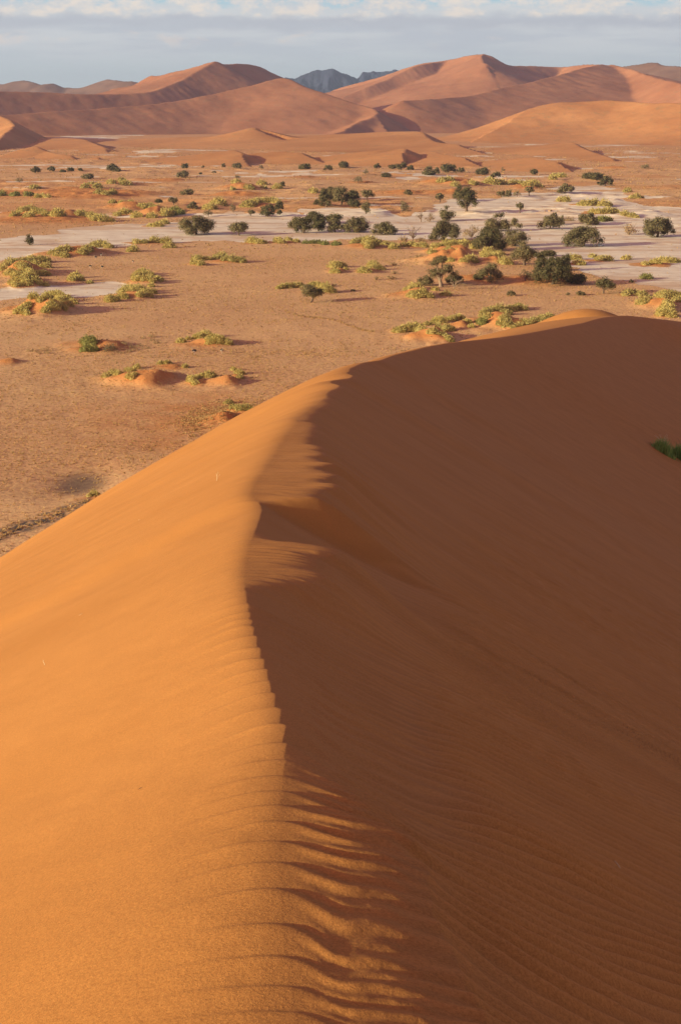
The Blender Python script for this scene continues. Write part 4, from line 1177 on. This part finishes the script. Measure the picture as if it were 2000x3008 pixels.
OST = [('6',632,184,0.2,'black ostrich just below the long cushion bush on the pan shore, left of another one'),
       ('6',670,168,2.6,'ostrich standing highest, in the shade at the tip of the long cushion bush'),
       ('6',597,244,3.0,'leftmost ostrich of the lower pair above the reddish-based cushion bush'),
       ('6',674,249,0.5,'ostrich of the lower pair next to the twiggy brown mound'),
       ('6',880,212,2.2,'single ostrich away to the right of the other four, by itself'),
       ('6',1280,811,0.1,'ostrich with its head down in front of the pale green bush'),
       ('6',1463,806,1.9,'ostrich with white wing tips right of the head-down one')]
for x, y, rz, lab in [(*zp(q[0], q[1], q[2]), q[3], q[4]) for q in OST]:
    X, Y, Z = (float(v[0]) for v in on_plain(x, y))
    r = empty('ostrich', (X, Y, Z), rz); r.scale = (1.12, 1.12, 1.12); tag(r, lab, 'ostrich', 'ostriches grazing on the plain')
    for nm, me in (('body', OB), ('plumage', OP), ('wing_tips', OW)):
        o = bpy.data.objects.new(nm, me); COL.objects.link(o); o.parent = r

# ------------------------------------------------------------------ people by the big tree
def person(x, y, z, rz, shirt, trouser, label, hair=(0.04, 0.025, 0.015), bend=0.0):
    r = empty('person', (x, y, z), rz); tag(r, label, 'person')
    skin = plain_mat('skin', (0.50, 0.30, 0.21)); ms = plain_mat('shirt_cloth', shirt); mt = plain_mat('trouser_cloth', trouser); mh = plain_mat('hair', hair)
    b = bend
    J = [(0, 0, .95), (0, -b * .3, 1.20), (0, -b * .6, 1.42), (0, -b * .7, 1.52), (0, -b * .75, 1.62), (0, -b * .76, 1.72),
         (.18, -b * .6, 1.40), (.24, -b * .6 - .03, 1.13), (.22, -b * .6 - .15, .90), (.22, -b * .6 - .2, .82),
         (-.18, -b * .6, 1.40), (-.24, -b * .6 + .02, 1.12), (-.23, -b * .6 - .10, .88), (-.23, -b * .6 - .13, .80),
         (.10, 0, .88), (.11, -.03, .48), (.11, .02, .08), (.11, -.14, .04), (-.10, 0, .88), (-.12, .04, .48), (-.12, .08, .08), (-.12, -.08, .04)]
    E = [(0, 1), (1, 2), (2, 3), (3, 4), (4, 5), (2, 6), (6, 7), (7, 8), (8, 9), (2, 10), (10, 11), (11, 12), (12, 13), (0, 14), (14, 15), (15, 16), (16, 17), (0, 18), (18, 19), (19, 20), (20, 21)]
    Rr = [.14, .13, .13, .06, .09, .08, .06, .048, .036, .035, .06, .048, .036, .035, .085, .06, .045, .04, .085, .06, .045, .04]
    link('body', skin_mesh('body', J, E, Rr), skin, r)
    SJ = [(0, 0, .93), (0, -b * .3, 1.20), (0, -b * .6, 1.41), (.18, -b * .6, 1.40), (.23, -b * .6 - .02, 1.20), (-.18, -b * .6, 1.40), (-.23, -b * .6 + .01, 1.20)]
    link('shirt', skin_mesh('shirt', SJ, [(0, 1), (1, 2), (2, 3), (3, 4), (2, 5), (5, 6)], [.165, .155, .15, .085, .07, .085, .07]), ms, r)
    TJ = [(0, 0, .95), (.10, 0, .86), (.11, -.03, .48), (.11, .015, .12), (-.10, 0, .86), (-.12, .04, .48), (-.12, .075, .12)]
    link('trousers', skin_mesh('trousers', TJ, [(0, 1), (1, 2), (2, 3), (0, 4), (4, 5), (5, 6)], [.16, .105, .08, .065, .105, .08, .065]), mt, r)
    link('hair', skin_mesh('hair', [(0, -b * .75 + .02, 1.66), (0, -b * .76 + .03, 1.74), (0, -b * .75 + .06, 1.60)], [(0, 1), (0, 2)], [.095, .085, .07]), mh, r)
P1 = [float(v[0]) for v in on_plain(1654, 718)]; P2 = [float(v[0]) for v in on_plain(1647.5, 719)]; P3 = [float(v[0]) for v in on_plain(1660.5, 716)]
person(*P1, 2.2, (0.42, 0.05, 0.06), (0.10, 0.08, 0.10), 'person in a dark red top standing left of the car tree')
person(*P2, 1.0, (0.78, 0.74, 0.70), (0.50, 0.42, 0.36), 'person in white clothes beside the one in dark red', (0.25, 0.16, 0.08))
person(*P3, -1.4, (0.16, 0.12, 0.10), (0.14, 0.11, 0.09), 'person in dark brown clothes nearest to the car tree')

# ------------------------------------------------------------------ parked car under the tree
def box_v(x0, x1, y0, y1, z0, z1):
    V = np.array([(x, y, z) for z in (z0, z1) for y in (y0, y1) for x in (x0, x1)], float)
    Fc = np.array([(0, 2, 3, 1), (4, 5, 7, 6), (0, 1, 5, 4), (2, 6, 7, 3), (0, 4, 6, 2), (1, 3, 7, 5)])
    return V, Fc
def join(parts):
    Vs, Fs = [], []; o = 0
    for v, f in parts: Vs.append(v); Fs.append(f + o); o += len(v)
    return np.concatenate(Vs), np.concatenate(Fs)
def bevel(o, w=.04, seg=2):
    md = o.modifiers.new('bevel', 'BEVEL'); md.width = w; md.segments = seg; md.limit_method = 'ANGLE'
def profile_solid(xz, y0, y1, inset=None):
    """side outline extruded across the width; inset[i] narrows a vertex"""
    import bmesh
    bm = bmesh.new(); n = len(xz); ins = inset or [0] * n
    a = [bm.verts.new((x, y0 + ins[i], z)) for i, (x, z) in enumerate(xz)]
    b = [bm.verts.new((x, y1 - ins[i], z)) for i, (x, z) in enumerate(xz)]
    bm.faces.new(a); bm.faces.new(b[::-1])
    for i in range(n): bm.faces.new((a[i], b[i], b[(i + 1) % n], a[(i + 1) % n]))
    bmesh.ops.recalc_face_normals(bm, faces=bm.faces)
    me = bpy.data.meshes.new('body'); bm.to_mesh(me); bm.free(); return me
def wheel(parent, x, y, z, mt, mr):
    th = np.linspace(0, 2 * math.pi, 25)[:-1]
    def lathe(prof):
        V = np.array([(r * math.cos(t), yy, r * math.sin(t)) for yy, r in prof for t in th]); n = len(th)
        i = np.arange(len(prof) * n).reshape(-1, n); i2 = np.roll(i, -1, 1)
        return V, np.stack([i[:-1], i2[:-1], i2[1:], i[1:]], -1).reshape(-1, 4)
    w = empty('wheel', (x, y, z)); w.parent = parent
    link('tyre', mesh_from('tyre', *lathe([(-.12, .22), (-.13, .33), (-.08, .38), (.08, .38), (.13, .33), (.12, .22)]), True), mt, w)
    link('rim', mesh_from('rim', *lathe([(-.11, .02), (-.11, .10), (-.07, .19), (-.10, .225), (.10, .225), (.07, .19), (.11, .10), (.11, .02)]), True), mr, w)
def car(x, y, z, rz):
    r = empty('parked_car', (x, y, z), rz); tag(r, 'white station car parked in the shade under the largest domed tree', 'car')
    paint, _, b = new_mat('white_paint', .35); b.inputs['Base Color'].default_value = (.78, .80, .82, 1); b.inputs['Specular IOR Level'].default_value = .5
    glass, _, b = new_mat('car_glass', .08); b.inputs['Base Color'].default_value = (.03, .045, .055, 1); b.inputs['Specular IOR Level'].default_value = .6
    rub = plain_mat('rubber', (.02, .02, .02)); met = plain_mat('wheel_metal', (.45, .45, .46), .4, .5, .8)
    lampm = plain_mat('lamp_glass', (.75, .74, .68), .2, .5); red = plain_mat('tail_lamp', (.45, .02, .02), .25, .5); dk = plain_mat('bumper', (.05, .05, .055))
    o = link('body', profile_solid([(-2.3, .42), (2.25, .42), (2.35, .62), (2.32, .95), (1.15, 1.08), (.55, 1.68), (.35, 1.76), (-2.05, 1.76), (-2.25, 1.60), (-2.34, 1.0), (-2.36, .6)], -.9, .9, [0, 0, 0, .02, .03, .16, .18, .18, .14, .02, 0]), paint, r); bevel(o, .06, 3)
    for s in (-1, 1):
        for xx0, xx1 in ((-2.0, -1.15), (-1.05, -.15), (-.05, .62)):
            zt = 1.58; xt = min(xx1, .40)
            V = np.array([(xx0, s * .905, 1.12), (xx1 + .22 * (xx1 > .5), s * .895, 1.12), (xt, s * .80, zt), (xx0, s * .80, zt)]); V2 = V - [0, s * .03, 0]
            Vv = np.concatenate([V, V2]); Fc = np.array([(0, 1, 2, 3), (4, 7, 6, 5), (0, 4, 5, 1), (1, 5, 6, 2), (2, 6, 7, 3), (3, 7, 4, 0)])
            link('window', mesh_from('window', Vv + [0, s * .012, 0], Fc), glass, r)
        link('headlight', mesh_from('headlight', *box_v(2.26, 2.345, s * .72 - .14, s * .72 + .14, .74, .90)), lampm, r)
        link('tail_light', mesh_from('tail_light', *box_v(-2.365, -2.28, s * .76 - .09, s * .76 + .09, .80, 1.10)), red, r)
        link('mirror', mesh_from('mirror', *box_v(.72, .86, s * .98 - .09, s * .98 + .09, 1.08, 1.24)), paint, r)
        for xx in (-1.45, 1.5): wheel(r, xx, s * .82, .38, rub, met)
    V = np.array([(1.10, -.78, 1.13), (1.10, .78, 1.13), (.60, .68, 1.64), (.60, -.68, 1.64)]) + [.035, 0, .02]
    Vv = np.concatenate([V, V - [.05, 0, .04]])
    link('windscreen', mesh_from('windscreen', Vv, np.array([(0, 1, 2, 3), (4, 7, 6, 5), (0, 4, 5, 1), (1, 5, 6, 2), (2, 6, 7, 3), (3, 7, 4, 0)])), glass, r)
    link('bumper', mesh_from('bumper', *box_v(2.20, 2.43, -.88, .88, .42, .62)), dk, r)
    link('bumper', mesh_from('bumper', *box_v(-2.45, -2.25, -.88, .88, .42, .62)), dk, r)
X, Y, Z = (float(v[0]) for v in on_plain(1762, 724)); car(X, Y + 1.0, Z, 0.45)

# ------------------------------------------------------------------ small hut by the track
def hut(x, y, z):
    r = empty('hut', (x, y, z), .5); tag(r, 'tiny boxy brown hut alone beside the sandy track', 'hut')
    br = plain_mat('clay_wall', (.50, .30, .16)); rf = plain_mat('hut_roof', (.42, .29, .18)); dr = plain_mat('hut_door', (.10, .06, .04))
    w = [box_v(-1.1, 1.1, -1.1, -.95, -.1, 2.0), box_v(-1.1, 1.1, .95, 1.1, -.1, 2.0), box_v(-1.1, -.95, -.947, .947, -.1, 2.0), box_v(.95, 1.1, -.947, .947, -.1, 2.0)]
    link('wall', mesh_from('wall', *join(w)), br, r)
    link('roof', mesh_from('roof', *box_v(-1.25, 1.25, -1.25, 1.25, 2.003, 2.15)), rf, r)
    link('door', mesh_from('door', *box_v(-.4, .4, -1.13, -1.102, 0, 1.8)), dr, r)
X, Y, Z = (float(v[0]) for v in on_plain(1614.5, 626)); hut(X, Y, Z)

# ------------------------------------------------------------------ things lying on the big dune
def on_dune(px, py):
    a, b, c = (float(v) for v in ray(px, py))
    d = np.exp(np.linspace(math.log(2.0), math.log(500), 4000))
    x = d * a / b; zr = d * c / b
    zd = dune_z(x, d)[0]
    i = int(np.argmax(zr < zd)); return float(x[i]), float(d[i]), float(zd[i])
def straw(px, py, L, ang, tilt, label):
    x, y, z = on_dune(px, py)
    rng = np.random.default_rng(int(px))
    e = np.array([math.cos(ang) * math.cos(tilt), math.sin(ang) * math.cos(tilt), math.sin(tilt)]) * L
    r = .018 * L + .0012
    ps = [limb(rng, (0, 0, 0), e, r, r * .5, 5, .2)]
    if tilt > .6: ps += [limb(rng, (0, 0, 0), e * .7 + np.array([.25 * L, 0, 0]), r * .8, r * .4, 5, .2), limb(rng, e * .5, e * .8 + np.array([-.2 * L, .1 * L, 0]), r * .6, r * .4, 4, .2)]
    V, Fc = tubes(ps, 5)
    o = link('straw', mesh_from('straw', V, Fc, True), M['straw']); o.location = (x, y, z)
    tag(o, label, 'straw', 'bits of straw on the lit sand')
straw(637, 1412, .17, 1.2, 1.2, 'upright blade of dry straw standing on the lit flank')
straw(408, 1528, .26, -.6, .2, 'pale straw chip lying left below the upright blade')
straw(57, 1664, .20, .1, .1, 'pale chip near the left end of the dune skyline')
straw(233, 1808, .10, .4, .1, 'tiny pale chip in the middle of the lit flank')
straw(133, 1954, .06, 2.0, .3, 'tiny bright fleck at the left of the lit flank')
straw(1820, 2551, .045, 2.0, .35, 'white fleck on the shaded rippled slope at lower right')
straw(408, 2320, .03, .6, .2, 'dark little seed on the sunlit foreground ripples')
bpy.data.objects['straw.006' if 'straw.006' in bpy.data.objects else 'straw'].data.materials[0] = M['bark']

def slope_bush(px, py, w, h, label, seed):
    x, y, z = on_dune(px, py)
    s = y / F; W = w * s; Hh = h * s
    rng = np.random.default_rng(seed)
    r = empty('grass_clump', (x, y, z)); tag(r, label, 'grass clump', 'green clumps on the shaded slope')
    n = 900
    bx = rng.normal(size=n) * W * .28; by = rng.normal(size=n) * W * .2
    bz = dune_z(x + bx, y + by)[0] - z
    a = rng.uniform(0, 2 * math.pi, n); ln = rng.uniform(.1, .6, n); hh = Hh * rng.uniform(.5, 1.1, n) * np.exp(-(bx / (W * .5))**2)
    c = np.stack([bx, by, bz - .05], -1); sd = np.stack([-np.sin(a), np.cos(a), 0 * a], -1) * (.018 * Hh + .02)
    tip = np.stack([np.cos(a) * ln * hh, np.sin(a) * ln * hh, hh], -1)
    V = np.stack([c - sd, c + sd, c + tip * .55 + sd * .8, c + tip], 1).reshape(-1, 3)
    me = mesh_from('blades', V, np.arange(len(V)).reshape(-1, 4)); fattr(me, 'tint', np.repeat(rng.random(n), 4))
    link('blades', me, M['reed'], r)
    pts = [limb(rng, (rng.normal() * W * .2, rng.normal() * W * .15, 0), (rng.normal() * W * .3, rng.normal() * W * .2, Hh * rng.uniform(.9, 1.3)), .03, .015, 5, .1) for _ in range(14)]
    V, Fc = tubes(pts, 4); link('stalks', mesh_from('stalks', V, Fc), M['straw'] if seed % 2 else M['bark'], r)
slope_bush(1948, 1330, 58, 44, 'dark green grass clump on the shaded slope near the right edge', 1)
slope_bush(2000, 1350, 56, 48, 'brighter green grass clump cut by the right edge of the shaded slope', 2)

# ------------------------------------------------------------------ sky, sun, air
W = bpy.data.worlds.new('World'); S.world = W; W.use_nodes = True
nt = W.node_tree; bg = nt.nodes['Background']
sky = N(nt, 'ShaderNodeTexSky', sky_type='NISHITA')
sky.sun_disc = False; sky.sun_elevation = SUN_EL
sky.sun_rotation = math.atan2(-SUN_TRAVEL[0], -SUN_TRAVEL[1])
sky.air_density = 1.0; sky.dust_density = 3.5; sky.altitude = 500
SKY_K = 0.10
gen = N(nt, 'ShaderNodeTexCoord').outputs['Generated']
sep = N(nt, 'ShaderNodeSeparateXYZ'); nt.links.new(gen, sep.inputs[0])
az = math_(nt, 'ARCTAN2', sep.outputs[0], sep.outputs[1])
el0 = sep.outputs[2]
el = el0
def cvec(ka, ke, off=0.0):
    c = N(nt, 'ShaderNodeCombineXYZ')
    nt.links.new(math_(nt, 'MULTIPLY', az, ka), c.inputs[0])
    nt.links.new(math_(nt, 'MULTIPLY', el, ke), c.inputs[1]); c.inputs[2].default_value = off
    return c.outputs[0]
layer = noise(nt, cvec(9, 85), 1.0, 6, 0.55)
puff = noise(nt, cvec(46, 90, 3.0), 1.0, 7, 0.62)
puff2 = noise(nt, cvec(120, 190, 7.0), 1.0, 5, 0.6)
wob = noise(nt, cvec(34, 70, 5.0), 1.0, 6, 0.6)
el = math_(nt, 'ADD', el0, math_(nt, 'MULTIPLY', math_(nt, 'SUBTRACT', wob, 0.5), 0.016))
base = ramp(nt, mrange(nt, el, 0.012, 0.068), [(0.0, (0.545, 0.610, 0.610)), (0.35, (0.535, 0.585, 0.605)), (0.7, (0.505, 0.540, 0.575)), (1.0, (0.55, 0.58, 0.59))])
grey = mix(nt, mrange(nt, layer, 0.42, 0.62), (0.485, 0.515, 0.56), (0.60, 0.62, 0.63))
c = mix(nt, math_(nt, 'MULTIPLY', mrange(nt, el, 0.020, 0.045), 0.75), base, grey)
# warm lit cumulus heads along the upper bank
band = math_(nt, 'MULTIPLY', mrange(nt, el, 0.0535, 0.059), mrange(nt, el, 0.078, 0.067))
edge = math_(nt, 'ADD', puff, math_(nt, 'MULTIPLY', math_(nt, 'SUBTRACT', puff2, 0.5), 0.45))
lit = math_(nt, 'MULTIPLY', band, mrange(nt, edge, 0.44, 0.66))
c = mix(nt, math_(nt, 'MULTIPLY', band, 0.55), c, (0.62, 0.64, 0.64))
c = mix(nt, math_(nt, 'MULTIPLY', lit, 0.85), c, (0.80, 0.70, 0.60))
# dark flat base under the bank
dk = math_(nt, 'MULTIPLY', mrange(nt, el, 0.0470, 0.0530), mrange(nt, el, 0.0590, 0.0535))
c = mix(nt, math_(nt, 'MULTIPLY', dk, mrange(nt, layer, 0.35, 0.55, 0.45, 0.9)), c, (0.455, 0.475, 0.52))
# pink patches lower down
pk = math_(nt, 'MULTIPLY', math_(nt, 'MULTIPLY', mrange(nt, el, 0.036, 0.042), mrange(nt, el, 0.052, 0.046)), mrange(nt, noise(nt, cvec(22, 60, 11), 1.0, 6, 0.62), 0.56, 0.72))
c = mix(nt, math_(nt, 'MULTIPLY', pk, 0.7), c, (0.74, 0.64, 0.57))
# open blue at the very top
gap = math_(nt, 'MULTIPLY', mrange(nt, el, 0.0605, 0.066), mrange(nt, edge, 0.50, 0.38))
c = mix(nt, gap, c, (0.40, 0.56, 0.63))
low = math_(nt, 'MULTIPLY', mrange(nt, el0, 0.24, 0.075), mrange(nt, el0, -0.06, -0.02))
nsk = mix(nt, 1.0, sky.outputs[0], (SKY_K * 1.44, SKY_K * 0.725, SKY_K * 0.76), 'MULTIPLY')
CLOUD_K = 0.81
nt.links.new(mix(nt, low, nsk, mix(nt, 1.0, c, (CLOUD_K, CLOUD_K, CLOUD_K), 'MULTIPLY')), bg.inputs['Color'])
bg.inputs['Strength'].default_value = 1.0

sun = bpy.data.lights.new('sun', 'SUN'); sun.energy = 4.05; sun.angle = math.radians(0.53)
sun.color = (1.0, 0.99, 0.64)
so = bpy.data.objects.new('sun', sun); COL.objects.link(so)
dirv = Vector((SUN_TRAVEL[0] * math.cos(SUN_EL), SUN_TRAVEL[1] * math.cos(SUN_EL), -math.sin(SUN_EL)))
so.rotation_euler = dirv.to_track_quat('-Z', 'Y').to_euler()
so.location = (-200, -100, 120)

def haze(density=3.4e-5):
    x0, x1, y0, y1, z0, z1 = -24500, 24500, -1500, 24500, -H - 12, 520
    V = [(x, y, z) for z in (z0, z1) for y in (y0, y1) for x in (x0, x1)]
    Fc = [(0, 2, 3, 1), (4, 5, 7, 6), (0, 1, 5, 4), (2, 6, 7, 3), (0, 4, 6, 2), (1, 3, 7, 5)]
    me = mesh_from('haze', V, Fc)
    m = bpy.data.materials.new('air'); m.use_nodes = True; t = m.node_tree
    t.nodes.remove(t.nodes['Principled BSDF'])
    v = t.nodes.new('ShaderNodeVolumePrincipled')
    v.inputs['Color'].default_value = (0.55, 0.69, 1.0, 1); v.inputs['Density'].default_value = density
    v.inputs['Anisotropy'].default_value = 0.2
    t.links.new(v.outputs[0], t.nodes['Material Output'].inputs['Volume'])
    o = link('haze', me, m); tag(o, 'thin bluish haze between the near sand and the mountains', kind='stuff')
if HAZE: haze()

vs = S.view_settings
vs.view_transform = 'Standard'; vs.look = 'None'; vs.gamma = 1.0; vs.exposure = 0.55; vs.use_curve_mapping = False
cy = S.cycles
cy.max_bounces = 6; cy.diffuse_bounces = 3; cy.volume_bounces = 0; cy.transparent_max_bounces = 6
cy.use_denoising = True
